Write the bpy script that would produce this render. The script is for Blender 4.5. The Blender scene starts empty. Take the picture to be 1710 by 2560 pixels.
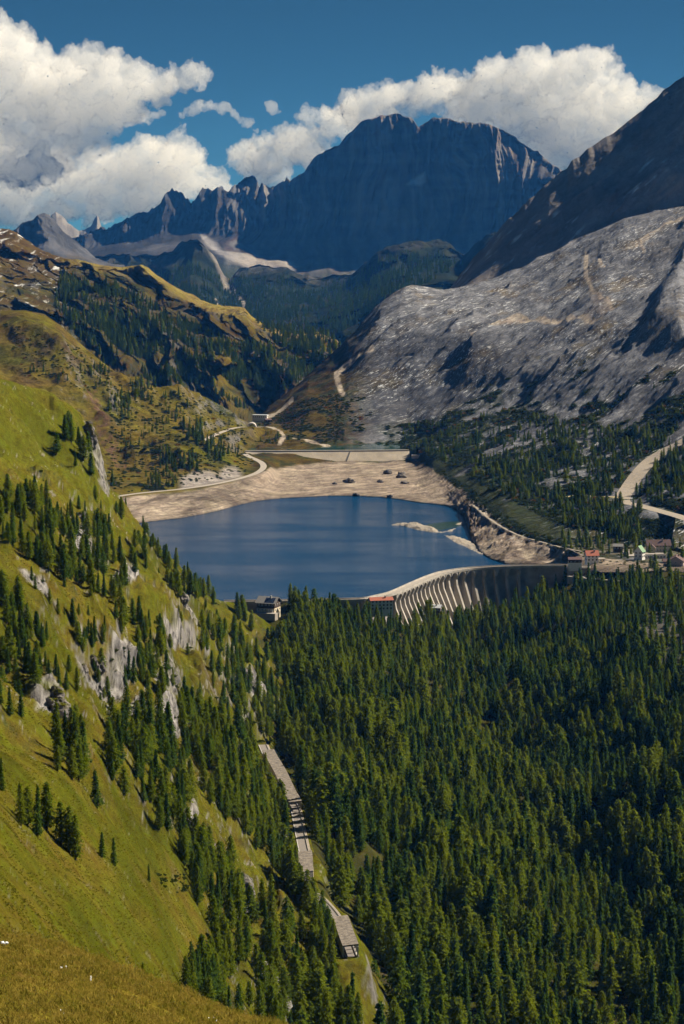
import bpy, bmesh, math, random
import numpy as np
from mathutils import Vector, Matrix
R = math.radians
random.seed(7); RNG = np.random.default_rng(7)
scene = bpy.context.scene
COL = scene.collection

# ------------------------------------------------------------------ camera, sky, sun, exposure
CAMZ = 350.0; F = 5950.0; TH = -R(6.52)
cam_d = bpy.data.cameras.new('camera'); cam = bpy.data.objects.new('camera', cam_d); COL.objects.link(cam)
cam.location = (0, 0, CAMZ); cam.rotation_euler = (R(90) + TH, 0, 0)
cam_d.sensor_fit = 'VERTICAL'; cam_d.sensor_height = 36.0; cam_d.lens = 36.0 * F / 2560.0
cam_d.clip_start = 1.0; cam_d.clip_end = 90000.0
scene.camera = cam

SUN_AZ, SUN_EL = 64.0, 42.0          # degrees to the right of the view direction / above the horizon
wd = bpy.data.worlds.new('World'); scene.world = wd; wd.use_nodes = True
nt = wd.node_tree; nt.nodes.clear()
sky = nt.nodes.new('ShaderNodeTexSky'); sky.sky_type = 'NISHITA'; sky.sun_disc = False
sky.sun_elevation = R(SUN_EL); sky.sun_rotation = R(SUN_AZ)
sky.altitude = 9000; sky.air_density = 0.75; sky.dust_density = 0.0; sky.ozone_density = 3.5
bg = nt.nodes.new('ShaderNodeBackground'); bg.inputs['Strength'].default_value = 0.055
wo = nt.nodes.new('ShaderNodeOutputWorld')
wb = nt.nodes.new('ShaderNodeMix'); wb.data_type = 'RGBA'; wb.blend_type = 'MULTIPLY'; wb.inputs['Factor'].default_value = 1.0; wb.inputs['B'].default_value = (0.30, 0.55, 0.50, 1)
nt.links.new(sky.outputs[0], wb.inputs['A']); nt.links.new(wb.outputs['Result'], bg.inputs['Color']); nt.links.new(bg.outputs[0], wo.inputs['Surface'])

sd = bpy.data.lights.new('sun', 'SUN'); sun = bpy.data.objects.new('sun', sd); COL.objects.link(sun)
sd.energy = 5.0; sd.angle = R(0.5); sd.color = (1.0, 0.91, 0.76)
SUNDIR = Vector((math.sin(R(SUN_AZ)) * math.cos(R(SUN_EL)), math.cos(R(SUN_AZ)) * math.cos(R(SUN_EL)), math.sin(R(SUN_EL))))
sun.rotation_euler = SUNDIR.to_track_quat('Z', 'Y').to_euler(); sun.location = SUNDIR * 3000

vs = scene.view_settings
vs.view_transform = 'Standard'; vs.look = 'None'; vs.gamma = 1.0; vs.use_curve_mapping = False
vs.exposure = 0.75
cy = scene.cycles
cy.max_bounces = 20; cy.diffuse_bounces = 2; cy.glossy_bounces = 2; cy.transmission_bounces = 2
cy.volume_bounces = 16; cy.transparent_max_bounces = 12
cy.use_adaptive_sampling = True; cy.adaptive_threshold = 0.01
cy.use_denoising = True; cy.denoiser = 'OPENIMAGEDENOISE'; cy.denoising_prefilter = 'ACCURATE'
cy.caustics_reflective = False; cy.caustics_refractive = False

# ------------------------------------------------------------------ helpers
CT, ST = math.cos(TH), math.sin(TH)
def P(px, py, d):
    """photo pixel (1710x2560) at forward distance d metres -> world point"""
    px = np.asarray(px, float); py = np.asarray(py, float); d = np.asarray(d, float)
    xc = (px - 855) / F; yc = (1280 - py) / F
    dy = CT - yc * ST; dz = ST + yc * CT
    s = d / dy
    return np.stack([xc * s, d + 0 * s, CAMZ + dz * s], -1)
def Pz(px, py, z):
    """photo pixel on the horizontal plane at height z"""
    px = np.asarray(px, float); py = np.asarray(py, float)
    yc = (1280 - py) / F
    dy = CT - yc * ST; dz = ST + yc * CT
    return P(px, py, (z - CAMZ) / dz * dy)
def proj(p):
    p = np.asarray(p, float); x = p[..., 0]; y = p[..., 1]; z = p[..., 2] - CAMZ
    fw = y * CT + z * ST; up = -y * ST + z * CT
    return 855 + F * x / fw, 1280 - F * up / fw

_perm = np.random.default_rng(3).permutation(256); _perm = np.concatenate([_perm, _perm, _perm]).astype(np.int32)
_g3 = np.array([[1,1,0],[-1,1,0],[1,-1,0],[-1,-1,0],[1,0,1],[-1,0,1],[1,0,-1],[-1,0,-1],[0,1,1],[0,-1,1],[0,1,-1],[0,-1,-1],[1,1,0],[-1,1,0],[0,-1,1],[0,-1,-1]], np.float32)
def pn3(x, y, z):
    xi = np.floor(x).astype(np.int32); yi = np.floor(y).astype(np.int32); zi = np.floor(z).astype(np.int32)
    xf = (x - xi).astype(np.float32); yf = (y - yi).astype(np.float32); zf = (z - zi).astype(np.float32)
    xi &= 255; yi &= 255; zi &= 255
    u = xf*xf*xf*(xf*(xf*6-15)+10); v = yf*yf*yf*(yf*(yf*6-15)+10); w = zf*zf*zf*(zf*(zf*6-15)+10)
    def g(ix, iy, iz, a, b, c):
        h = _perm[_perm[_perm[xi+ix]+yi+iy]+zi+iz] & 15
        G = _g3[h]; return G[..., 0]*a + G[..., 1]*b + G[..., 2]*c
    x0 = g(0,0,0,xf,yf,zf); x1 = g(1,0,0,xf-1,yf,zf); a = x0 + u*(x1-x0)
    x0 = g(0,1,0,xf,yf-1,zf); x1 = g(1,1,0,xf-1,yf-1,zf); b = x0 + u*(x1-x0)
    x0 = g(0,0,1,xf,yf,zf-1); x1 = g(1,0,1,xf-1,yf,zf-1); c = x0 + u*(x1-x0)
    x0 = g(0,1,1,xf,yf-1,zf-1); x1 = g(1,1,1,xf-1,yf-1,zf-1); e = x0 + u*(x1-x0)
    ab = a + v*(b-a); ce = c + v*(e-c)
    return ab + w*(ce-ab)
def fbm(x, y, z, o=5, lac=2.03, gain=0.5):
    s = 0; a = 1.0; n = 0
    for i in range(o):
        s = s + a * pn3(x + 17.3*i, y + 5.1*i, z + 9.7*i); n += a
        x = x*lac; y = y*lac; z = z*lac; a *= gain
    return s / n * 1.6
def ridged(x, y, z, o=5, lac=2.03, gain=0.5):
    s = 0; a = 1.0; n = 0; w = 1.0
    for i in range(o):
        v = 1 - np.abs(pn3(x + 11.3*i, y + 3.1*i, z + 7.7*i)) * 1.7
        v = np.clip(v, 0, 1); v = v*v*w; s = s + a*v; n += a; w = np.clip(v*1.6, 0, 1)
        x = x*lac; y = y*lac; z = z*lac; a *= gain
    return s / n
def sstep(a, b, x):
    t = np.clip((x - a) / (b - a), 0, 1); return t*t*(3-2*t)
def lerp(a, b, t):
    t = np.asarray(t)[..., None]; return a*(1-t) + b*t

def tag(o, label=None, cat=None, group=None, kind=None):
    if label: o['label'] = label
    if cat: o['category'] = cat
    if group: o['group'] = group
    if kind: o['kind'] = kind
    return o
def empty(name, loc=(0, 0, 0), rz=0):
    o = bpy.data.objects.new(name, None); COL.objects.link(o); o.location = loc; o.rotation_euler = (0, 0, rz)
    o.empty_display_size = 1; return o
def mesh_obj(name, v, f, mats, parent=None, smooth=True, mi=None):
    me = bpy.data.meshes.new(name)
    v = np.asarray(v, np.float32)
    if isinstance(f, np.ndarray):
        me.vertices.add(len(v)); me.vertices.foreach_set('co', v.ravel())
        n, k = f.shape
        me.loops.add(n*k); me.loops.foreach_set('vertex_index', f.astype(np.int32).ravel())
        me.polygons.add(n); me.polygons.foreach_set('loop_start', np.arange(0, n*k, k, dtype=np.int32))
        me.polygons.foreach_set('loop_total', np.full(n, k, np.int32))
        me.update(calc_edges=True)
    else:
        me.from_pydata([tuple(map(float, a)) for a in v], [], f); me.update()
    for m in (mats if isinstance(mats, (list, tuple)) else [mats]): me.materials.append(m)
    if mi is not None: me.polygons.foreach_set('material_index', np.asarray(mi, np.int32))
    me.polygons.foreach_set('use_smooth', np.full(len(me.polygons), bool(smooth)))
    o = bpy.data.objects.new(name, me); COL.objects.link(o)
    if parent: o.parent = parent
    return o
def set_col(o, c, name='cover'):
    a = o.data.attributes.new(name, 'FLOAT_COLOR', 'POINT')
    c4 = np.ones((len(c), 4), np.float32); c4[:, :3] = c; a.data.foreach_set('color', c4.ravel())

class MB:
    """collects boxes and prisms into one mesh"""
    def __init__(s): s.v = []; s.f = []
    def add(s, v, f):
        n = len(s.v); s.v += [tuple(a) for a in v]; s.f += [tuple(i+n for i in q) for q in f]; return s
    def box(s, x0, x1, y0, y1, z0, z1):
        v = [(x0,y0,z0),(x1,y0,z0),(x1,y1,z0),(x0,y1,z0),(x0,y0,z1),(x1,y0,z1),(x1,y1,z1),(x0,y1,z1)]
        return s.add(v, [(0,3,2,1),(4,5,6,7),(0,1,5,4),(1,2,6,5),(2,3,7,6),(3,0,4,7)])
    def hexa(s, b, t):
        return s.add(list(b)+list(t), [(0,3,2,1),(4,5,6,7),(0,1,5,4),(1,2,6,5),(2,3,7,6),(3,0,4,7)])
    def cyl(s, x, y, z0, z1, r0, r1=None, n=6):
        r1 = r0 if r1 is None else r1
        v = [(x+r0*math.cos(2*math.pi*i/n), y+r0*math.sin(2*math.pi*i/n), z0) for i in range(n)] + [(x+r1*math.cos(2*math.pi*i/n), y+r1*math.sin(2*math.pi*i/n), z1) for i in range(n)]
        return s.add(v, [(i,(i+1)%n,n+(i+1)%n,n+i) for i in range(n)] + [tuple(range(n-1,-1,-1)), tuple(range(n,2*n))])
    def build(s, name, mat, parent=None, smooth=False):
        return mesh_obj(name, s.v, s.f, mat, parent, smooth)

# ------------------------------------------------------------------ materials
def newmat(name):
    m = bpy.data.materials.new(name); m.use_nodes = True; m.node_tree.nodes.clear(); return m, m.node_tree
def N(t, ty, **kw):
    n = t.nodes.new(ty)
    for k, v in kw.items():
        if k in n.inputs: n.inputs[k].default_value = v
        else: setattr(n, k, v)
    return n
def plain(name, col, rough=0.8, var=0.15, scale=0.5, bump=0.0, metal=0.0):
    m, t = newmat(name)
    b = N(t, 'ShaderNodeBsdfPrincipled', Roughness=rough, Metallic=metal)
    o = N(t, 'ShaderNodeOutputMaterial')
    g = N(t, 'ShaderNodeNewGeometry')
    nz = N(t, 'ShaderNodeTexNoise', Scale=scale, Detail=6.0, Roughness=0.65)
    t.links.new(g.outputs['Position'], nz.inputs['Vector'])
    mr = N(t, 'ShaderNodeMapRange'); mr.inputs['From Min'].default_value = 0.3; mr.inputs['From Max'].default_value = 0.7
    mr.inputs['To Min'].default_value = 1 - var; mr.inputs['To Max'].default_value = 1 + var
    t.links.new(nz.outputs['Fac'], mr.inputs['Value'])
    mx = N(t, 'ShaderNodeVectorMath', operation='SCALE'); mx.inputs[0].default_value = col
    t.links.new(mr.outputs[0], mx.inputs['Scale'])
    t.links.new(mx.outputs[0], b.inputs['Base Color'])
    if bump:
        bp = N(t, 'ShaderNodeBump', Strength=bump, Distance=1.0); t.links.new(nz.outputs['Fac'], bp.inputs['Height']); t.links.new(bp.outputs[0], b.inputs['Normal'])
    t.links.new(b.outputs[0], o.inputs['Surface']); return m
def terrain_mat(name, s1, s2, var=0.35, bump=0.6, dist=1.0, stretch=(1, 1, 1), rot=(0, 0, 0), hue=0.06, streak=None):
    """reads the land-cover colour per vertex and adds grain and relief at two scales"""
    m, t = newmat(name)
    b = N(t, 'ShaderNodeBsdfPrincipled', Roughness=0.95); b.inputs['Specular IOR Level'].default_value = 0.0
    o = N(t, 'ShaderNodeOutputMaterial'); g = N(t, 'ShaderNodeNewGeometry')
    at = N(t, 'ShaderNodeAttribute', attribute_name='cover')
    mp = N(t, 'ShaderNodeMapping'); mp.inputs['Scale'].default_value = stretch; mp.inputs['Rotation'].default_value = rot
    t.links.new(g.outputs['Position'], mp.inputs['Vector'])
    n1 = N(t, 'ShaderNodeTexNoise', Scale=s1, Detail=5.0, Roughness=0.7); n2 = N(t, 'ShaderNodeTexNoise', Scale=s2, Detail=8.0, Roughness=0.75)
    for n in (n1, n2): t.links.new(mp.outputs[0], n.inputs['Vector'])
    ad = N(t, 'ShaderNodeMath', operation='ADD'); t.links.new(n1.outputs['Fac'], ad.inputs[0]); t.links.new(n2.outputs['Fac'], ad.inputs[1])
    mr = N(t, 'ShaderNodeMapRange'); mr.inputs['From Min'].default_value = 0.65; mr.inputs['From Max'].default_value = 1.35
    mr.inputs['To Min'].default_value = 1 - var; mr.inputs['To Max'].default_value = 1 + var
    t.links.new(ad.outputs[0], mr.inputs['Value'])
    sc = N(t, 'ShaderNodeVectorMath', operation='SCALE'); t.links.new(at.outputs['Color'], sc.inputs[0]); t.links.new(mr.outputs[0], sc.inputs['Scale'])
    hs = N(t, 'ShaderNodeHueSaturation'); t.links.new(sc.outputs[0], hs.inputs['Color'])
    hr = N(t, 'ShaderNodeMapRange'); hr.inputs['From Min'].default_value = 0.35; hr.inputs['From Max'].default_value = 0.65
    hr.inputs['To Min'].default_value = 0.5 - hue; hr.inputs['To Max'].default_value = 0.5 + hue
    t.links.new(n1.outputs['Fac'], hr.inputs['Value']); t.links.new(hr.outputs[0], hs.inputs['Hue'])
    hcol = hs.outputs[0]; hgt = n2.outputs['Fac']
    if streak:                                     # fractured bedding: dark seams, and old snow lying in some of them
        ang, along, across, thr = streak
        m1 = N(t, 'ShaderNodeMapping'); m1.inputs['Rotation'].default_value = (0, 0, ang); m2 = N(t, 'ShaderNodeMapping'); m2.inputs['Scale'].default_value = (1/along, 1/across, 0.6/across)
        t.links.new(g.outputs['Position'], m1.inputs['Vector']); t.links.new(m1.outputs[0], m2.inputs['Vector'])
        k1 = N(t, 'ShaderNodeTexNoise', Scale=1.0, Detail=6.0, Roughness=0.72, Distortion=0.4); t.links.new(m2.outputs[0], k1.inputs['Vector'])
        k2 = N(t, 'ShaderNodeTexNoise', Scale=2.7, Detail=4.0, Roughness=0.7); t.links.new(m2.outputs[0], k2.inputs['Vector'])
        r1 = N(t, 'ShaderNodeMapRange'); r1.inputs['From Min'].default_value = 0.32; r1.inputs['From Max'].default_value = 0.62; r1.inputs['To Min'].default_value = 0.5; r1.inputs['To Max'].default_value = 1.25
        t.links.new(k1.outputs['Fac'], r1.inputs['Value']); v2 = N(t, 'ShaderNodeVectorMath', operation='SCALE'); t.links.new(hcol, v2.inputs[0]); t.links.new(r1.outputs[0], v2.inputs['Scale'])
        sa = N(t, 'ShaderNodeAttribute', attribute_name='snow')
        r2 = N(t, 'ShaderNodeMapRange'); r2.inputs['From Min'].default_value = thr; r2.inputs['From Max'].default_value = thr+0.05
        t.links.new(k2.outputs['Fac'], r2.inputs['Value']); mm = N(t, 'ShaderNodeMath', operation='MULTIPLY'); t.links.new(r2.outputs[0], mm.inputs[0]); t.links.new(sa.outputs['Fac'], mm.inputs[1])
        mx = N(t, 'ShaderNodeMix', data_type='RGBA'); t.links.new(mm.outputs[0], mx.inputs['Factor']); t.links.new(v2.outputs[0], mx.inputs['A']); mx.inputs['B'].default_value = (0.72, 0.74, 0.78, 1); hcol = mx.outputs['Result']
        ha = N(t, 'ShaderNodeMath', operation='MULTIPLY_ADD'); t.links.new(k1.outputs['Fac'], ha.inputs[0]); ha.inputs[1].default_value = 2.0; t.links.new(hgt, ha.inputs[2]); hgt = ha.outputs[0]
    t.links.new(hcol, b.inputs['Base Color'])
    bp = N(t, 'ShaderNodeBump', Strength=bump, Distance=dist)
    t.links.new(hgt, bp.inputs['Height']); t.links.new(bp.outputs[0], b.inputs['Normal'])
    t.links.new(b.outputs[0], o.inputs['Surface']); return m

GREEN = np.array([0.096, 0.099, 0.007]); DRY = np.array([0.140, 0.102, 0.015]); HEATH = np.array([0.080, 0.050, 0.018])
ROCK = np.array([0.22, 0.205, 0.195]); SLAB = np.array([0.158, 0.160, 0.174]); SCREE = np.array([0.36, 0.32, 0.29])
SOIL = np.array([0.13, 0.085, 0.05]); FLOOR = np.array([0.045, 0.045, 0.015]); SNOW = np.array([0.75, 0.77, 0.8])
BED = np.array([0.34, 0.275, 0.215]); BEDD = np.array([0.20, 0.16, 0.125]); MUGO = np.array([0.035, 0.042, 0.016]); REDROCK = np.array([0.16, 0.085, 0.055])
WOODF = np.array([0.03, 0.04, 0.018])

# ------------------------------------------------------------------ layered terrain
def pchip(T, Y, tq):
    """monotone cubic across lines: Y (K, C), T (K), tq (Rr) -> (Rr, C)"""
    K = len(T); h = np.diff(T)[:, None]; dl = np.diff(Y, axis=0) / h
    m = np.zeros_like(Y)
    if K > 2:
        a, b = dl[:-1], dl[1:]
        w1 = 2*h[1:] + h[:-1]; w2 = h[1:] + 2*h[:-1]
        with np.errstate(divide='ignore', invalid='ignore'):
            mm = (w1 + w2) / (w1/a + w2/b)
        m[1:-1] = np.where(a*b > 0, np.nan_to_num(mm), 0)
    m[0] = dl[0]; m[-1] = dl[-1]
    i = np.clip(np.searchsorted(T, tq, 'right') - 1, 0, K-2)
    s = ((tq - T[i]) / (T[i+1] - T[i]))[:, None]; hh = (T[i+1] - T[i])[:, None]
    return (2*s**3-3*s**2+1)*Y[i] + (s**3-2*s**2+s)*hh*m[i] + (-2*s**3+3*s**2)*Y[i+1] + (s**3-s**2)*hh*m[i+1]
LAYERS = {}
class Layer: pass
def layer(name, lines, px0, px1, ncol, rows, smooth_px=0, smooth_from=0):
    """lines: front to back, each [(px, py, d) ...]; rows: samples per gap between lines"""
    L = Layer(); L.name = name
    px = np.linspace(px0, px1, ncol); K = len(lines)
    PY = np.zeros((K, ncol)); D = np.zeros((K, ncol))
    for k, l in enumerate(lines):
        a = np.array(sorted(l), float)
        PY[k] = np.interp(px, a[:, 0], a[:, 1]); D[k] = np.interp(px, a[:, 0], a[:, 2])
        if smooth_px and k >= smooth_from:
            w = max(1, int(smooth_px / (px[1]-px[0]))); ker = np.hanning(2*w+3); ker /= ker.sum()
            D[k] = np.convolve(np.pad(D[k], w+1, mode='edge'), ker, 'valid')
    T = np.arange(K, dtype=float)
    if isinstance(rows, int): rows = [rows]*(K-1)
    tq = np.concatenate([np.linspace(k, k+1, rows[k], endpoint=False) for k in range(K-1)] + [[K-1.0]])
    py = pchip(T, PY, tq); d = pchip(T, D, tq)
    L.t = np.repeat(tq[:, None], ncol, 1); L.px = np.repeat(px[None], len(tq), 0); L.py = py; L.d = d
    L.p = P(L.px, py, d); L.K = K; L.nr = len(tq); L.nc = ncol
    LAYERS[name] = L; return L
def normals(L):
    p = L.p; du = np.gradient(p, axis=1); dv = np.gradient(p, axis=0)
    n = np.cross(du, dv); n /= np.linalg.norm(n, axis=-1, keepdims=True) + 1e-9
    n[n[..., 2] < 0] *= -1 if np.mean(n[..., 2] < 0) > 0.9 else 1
    return n
def finish(L, mat, cover, kind='structure', label=None, cat=None, flip=False, snow=None):
    nr, nc = L.nr, L.nc
    i = np.arange(nr*nc).reshape(nr, nc)
    f = np.stack([i[:-1, :-1], i[:-1, 1:], i[1:, 1:], i[1:, :-1]], -1).reshape(-1, 4)
    o = mesh_obj(L.name, L.p.reshape(-1, 3), f, mat)
    set_col(o, np.clip(cover, 0, 1).reshape(-1, 3))
    tag(o, label, cat, kind=kind); L.obj = o
    if snow is not None:
        a = o.data.attributes.new('snow', 'FLOAT', 'POINT'); a.data.foreach_set('value', np.clip(snow, 0, 1).astype(np.float32).ravel())
    # front-most lookup raster
    q = L.p.reshape(-1, 3); x, y = proj(q); CS = 4
    ok = (x > -400) & (x < 2100) & (y > -200) & (y < 3000)
    idx = np.nonzero(ok)[0]; idx = idx[np.argsort(-q[idx, 1])]
    L.ras = np.full((800, 640), -1, np.int64)
    L.ras[((y[idx]+200)//CS).astype(int).clip(0, 799), ((x[idx]+400)//CS).astype(int).clip(0, 639)] = idx
    L.q = q; L.cov = np.clip(cover, 0, 1).reshape(-1, 3)
    return o
def pick(L, px, py):
    r, c = int((py+200)//4), int((px+400)//4)
    for k in range(0, 12):
        a = L.ras[max(0, r-k):r+k+1, max(0, c-k):c+k+1]
        a = a[a >= 0]
        if len(a):
            q = L.q[a]; x, y = proj(q); j = np.argmin((x-px)**2 + (y-py)**2); return q[j], a[j]
    return None, None
def flatten(L, poly, w_in, w_out, dz=0.0, cover=None, col=None):
    """bench the ground along a road (poly: world points)"""
    p = L.p.reshape(-1, 3); best = np.full(len(p), 1e9); zz = np.zeros(len(p))
    lo = poly.min(0) - w_out - 5; hi = poly.max(0) + w_out + 5
    sel = np.nonzero((p[:, 0] > lo[0]) & (p[:, 0] < hi[0]) & (p[:, 1] > lo[1]) & (p[:, 1] < hi[1]))[0]
    s = p[sel]
    for a, b in zip(poly[:-1], poly[1:]):
        ab = (b-a)[:2]; l2 = ab @ ab + 1e-9
        u = np.clip(((s[:, :2]-a[:2]) @ ab) / l2, 0, 1); c = a[None]*(1-u[:, None]) + b[None]*u[:, None]
        dd = np.hypot(s[:, 0]-c[:, 0], s[:, 1]-c[:, 1]); m = dd < best[sel]
        best[sel[m]] = dd[m]; zz[sel[m]] = c[m, 2]
    w = 1 - sstep(w_in, w_out, best)
    p[:, 2] = p[:, 2]*(1-w) + (zz + dz)*w
    L.p = p.reshape(L.p.shape)
    return best.reshape(L.p.shape[:2])
def smooth_poly(pts, step):
    """Catmull-Rom through the points, resampled evenly"""
    p = np.asarray(pts, float); q = np.vstack([2*p[0]-p[1], p, 2*p[-1]-p[-2]]); out = []
    for i in range(1, len(q)-2):
        for s in np.linspace(0, 1, 12, endpoint=False):
            a, b, c, e = q[i-1], q[i], q[i+1], q[i+2]
            out.append(0.5*((2*b)+(c-a)*s+(2*a-5*b+4*c-e)*s*s+(3*b-a-3*c+e)*s**3))
    out.append(p[-1]); out = np.array(out)
    L = np.concatenate([[0], np.cumsum(np.linalg.norm(np.diff(out, axis=0), axis=1))])
    n = max(3, int(L[-1]/step)+1); s = np.linspace(0, L[-1], n)
    return np.stack([np.interp(s, L, out[:, k]) for k in range(out.shape[1])], -1)
def side(poly):
    t = np.gradient(poly[:, :2], axis=0); t /= np.linalg.norm(t, axis=1, keepdims=True) + 1e-9
    return np.stack([t[:, 1], -t[:, 0]], -1)        # right-hand side of the direction of travel
def ribbon(name, poly, w, mat, thick=0.4, lift=0.15, parent=None):
    """a road strip with a top, edges and depth"""
    s = side(poly); n = len(poly); v = []
    for i in range(n):
        wi = w[i] if hasattr(w, '__len__') else w
        for sx, z in ((-1, lift), (1, lift), (1, -thick), (-1, -thick)):
            v.append((poly[i, 0]+s[i, 0]*sx*wi/2, poly[i, 1]+s[i, 1]*sx*wi/2, poly[i, 2]+z))
    f = []
    for i in range(n-1):
        a, b = 4*i, 4*i+4
        f += [(a, a+1, b+1, b), (a+1, a+2, b+2, b+1), (a+3, a, b, b+3)]
    return mesh_obj(name, v, f, mat, parent, smooth=False)
# ------------------------------------------------------------------ terrain: the land, front to back
def zl(pts):                                   # (px, py, z) -> (px, py, d)
    return [(a, b, float(Pz(a, b, z)[1])) for a, b, z in pts]
def dz(pts):                                   # (px, d, z) -> (px, py, d)
    out = []
    for a, d, z in pts:
        k = (z - CAMZ) / d; yc = (k*CT - ST) / (CT + k*ST); out.append((a, 1280 - F*yc, d))
    return out
def drape(L, pts, step=8.0, sm=True):
    q = np.array([pick(L, *p)[0] for p in pts]); return smooth_poly(q, step) if sm else q
def raster(L):
    q = L.p.reshape(-1, 3); x, y = proj(q)
    ok = (x > -400) & (x < 2160) & (y > -200) & (y < 3000)
    idx = np.nonzero(ok)[0]; idx = idx[np.argsort(-q[idx, 1])]
    L.ras = np.full((800, 640), -1, np.int64); L.q = q
    L.ras[((y[idx]+200)//4).astype(int).clip(0, 799), ((x[idx]+400)//4).astype(int).clip(0, 639)] = idx
def poly_mask(px, py, pts, soft=6.0):
    """soft inside mask of a polygon of photo pixels (land cover outlines)"""
    pts = np.asarray(pts, float); ins = np.zeros(px.shape, bool); dist = np.full(px.shape, 1e9)
    for a, b in zip(pts, np.roll(pts, -1, 0)):
        c = ((a[1] > py) != (b[1] > py)) & (px < (b[0]-a[0])*(py-a[1])/(b[1]-a[1]+1e-9)+a[0]); ins ^= c
        ab = b-a; u = np.clip(((px-a[0])*ab[0]+(py-a[1])*ab[1])/(ab@ab+1e-9), 0, 1)
        dist = np.minimum(dist, np.hypot(px-a[0]-u*ab[0], py-a[1]-u*ab[1]))
    return np.where(ins, 0.5+0.5*np.clip(dist/soft, 0, 1), 0.5-0.5*np.clip(dist/soft, 0, 1))
def line_mask(px, py, pts, w):
    pts = np.asarray(pts, float); dist = np.full(px.shape, 1e9)
    for a, b in zip(pts[:-1], pts[1:]):
        ab = b-a; u = np.clip(((px-a[0])*ab[0]+(py-a[1])*ab[1])/(ab@ab+1e-9), 0, 1)
        dist = np.minimum(dist, np.hypot(px-a[0]-u*ab[0], py-a[1]-u*ab[1]))
    return 1 - sstep(w*0.7, w*1.3, dist)
def nrm_slope(L):
    n = normals(L); return n, 1 - np.abs(n[..., 2])

# ---- far massif behind everything: a wall of fluted cliffs
ridge = [(-120,640),(60,640),(150,610),(225,582),(250,572),(275,575),(300,560),(330,546),(370,530),(398,512),(405,500),(412,485),(430,477),(450,481),(466,503),(480,511),(497,490),(505,474),(520,470),(530,484),(545,465),(560,474),(572,480),(585,468),(600,456),(618,446),(632,443),(642,452),(648,470),(662,458),(678,471),(700,460),(712,454),(716,441),(726,456),(742,443),(762,428),(778,404),(792,388),(820,376),(850,358),(866,338),(882,328),(905,303),(925,296),(950,289),(985,284),(1008,288),(1030,298),(1046,318),(1060,308),(1085,293),(1110,296),(1150,304),(1200,305),(1240,317),(1265,327),(1290,343),(1310,358),(1330,376),(1345,380),(1360,396),(1385,418),(1420,440),(1460,470),(1600,520),(1800,600)]
def dr(px):  return float(np.interp(px, [-200,200,520,760,950,1250,1800], [14700,14750,14950,14800,14300,13500,12600]))
LC = layer('far_massif', [
    [(a, 780, dr(a)-2600) for a in (-200, 300, 700, 1000, 1400, 1800)],
    [(-200,660,13500),(200,655,13500),(400,636,13500),(480,625,13500),(560,640,13500),(640,660,13500),(760,668,13400),(900,655,13300),(1100,645,13000),(1300,640,12500),(1800,700,12000)],
    [(a, b, dr(a)-c) for a, b, c in ((-200,645,300),(200,622,260),(330,596,240),(420,572,240),(500,572,300),(600,592,480),(800,575,520),(1000,560,500),(1200,560,420),(1400,560,400),(1800,640,300))],
    [(a, b + 0.42*(np.interp(a, [0,400,700,1000,1400], [600,575,590,570,570]) - b), dr(a)-float(np.interp(a, [400, 700], [150, 300]))) for a, b in ridge],
    [(a, b + 0.12*(np.interp(a, [0,400,700,1000,1400], [600,575,590,570,570]) - b), dr(a)-float(np.interp(a, [400, 700], [70, 120]))) for a, b in ridge],
    [(a, b, dr(a)) for a, b in ridge],
    [(a, b + 60, dr(a)+700) for a, b in ridge]],
    60, 1640, 1000, [10, 26, 46, 60, 30, 6])
p = LC.p; x, y, z = p[..., 0], p[..., 1], p[..., 2]
wall = sstep(1.2, 2.2, LC.t) * (1 - sstep(4.7, 5.0, LC.t))
wx = x + 90*fbm(x/700, y/900, z/900, 3)
fl = ridged(wx/420 + 3, z/1500, 0*x + 2.5, 5) + 0.55*ridged(wx/130, z/520, 0*x + 7.5, 4) + 0.3*ridged(wx/48, z/260, 0*x+1.5, 4)
big = ridged(wx/1100+1.7, z/2600, 0*x + 1.1, 2)
led = fbm(x/300, z/55, y/900, 4)
p[..., 1] -= wall*(150*(fl-0.6) + 260*(big-0.5) + 16*led)
jag = sstep(4.2, 5.0, LC.t)
twr = sstep(780, 640, LC.px)
p[..., 1] -= wall*twr*(150*(ridged(wx/170+5, z/1500, 0*x+6, 3)-0.5) + 90*(ridged(wx/60+5, z/160, 0*x+2, 4)-0.5))
p[..., 2] += jag*(16*fbm(x/60, 0*x+3.3, 0*x, 4) + twr*34*np.clip(ridged(x/62, 0*x+8, 0*x, 3)-0.35, 0, 1))
p[..., 2] += (1-wall)*(1-jag)*20*fbm(x/200, y/200, 0*x, 4)
n, sl = nrm_slope(LC)
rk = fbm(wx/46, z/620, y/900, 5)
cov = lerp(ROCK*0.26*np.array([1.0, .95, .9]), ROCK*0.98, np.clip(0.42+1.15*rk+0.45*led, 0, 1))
cov = lerp(cov, np.array([0.19, 0.12, 0.085]), np.clip(fbm(wx/120+9, z/520, y/500, 3)*1.6-0.25, 0, 0.6))
sc = poly_mask(LC.px, LC.py, [(497,578),(520,590),(560,628),(640,642),(725,655),(770,672),(700,672),(610,664),(570,650),(530,625),(505,602)], 5)
cov = lerp(cov, SCREE*0.95, sc)
sc2 = poly_mask(LC.px, LC.py, [(380,612),(450,606),(452,622),(400,634),(340,626)], 6); cov = lerp(cov, SCREE*0.8, sc2*0.8)
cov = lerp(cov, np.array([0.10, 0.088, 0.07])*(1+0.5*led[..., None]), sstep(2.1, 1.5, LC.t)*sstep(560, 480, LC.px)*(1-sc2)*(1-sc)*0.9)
cov = cov*(1-0.5*sstep(660, 540, LC.px)*(1-0.6*sc))[..., None]*lerp(np.ones(3), np.array([.9, .97, 1.1]), sstep(660, 540, LC.px))  # sunlit left towers: bluish shade put into the rock colour
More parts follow.
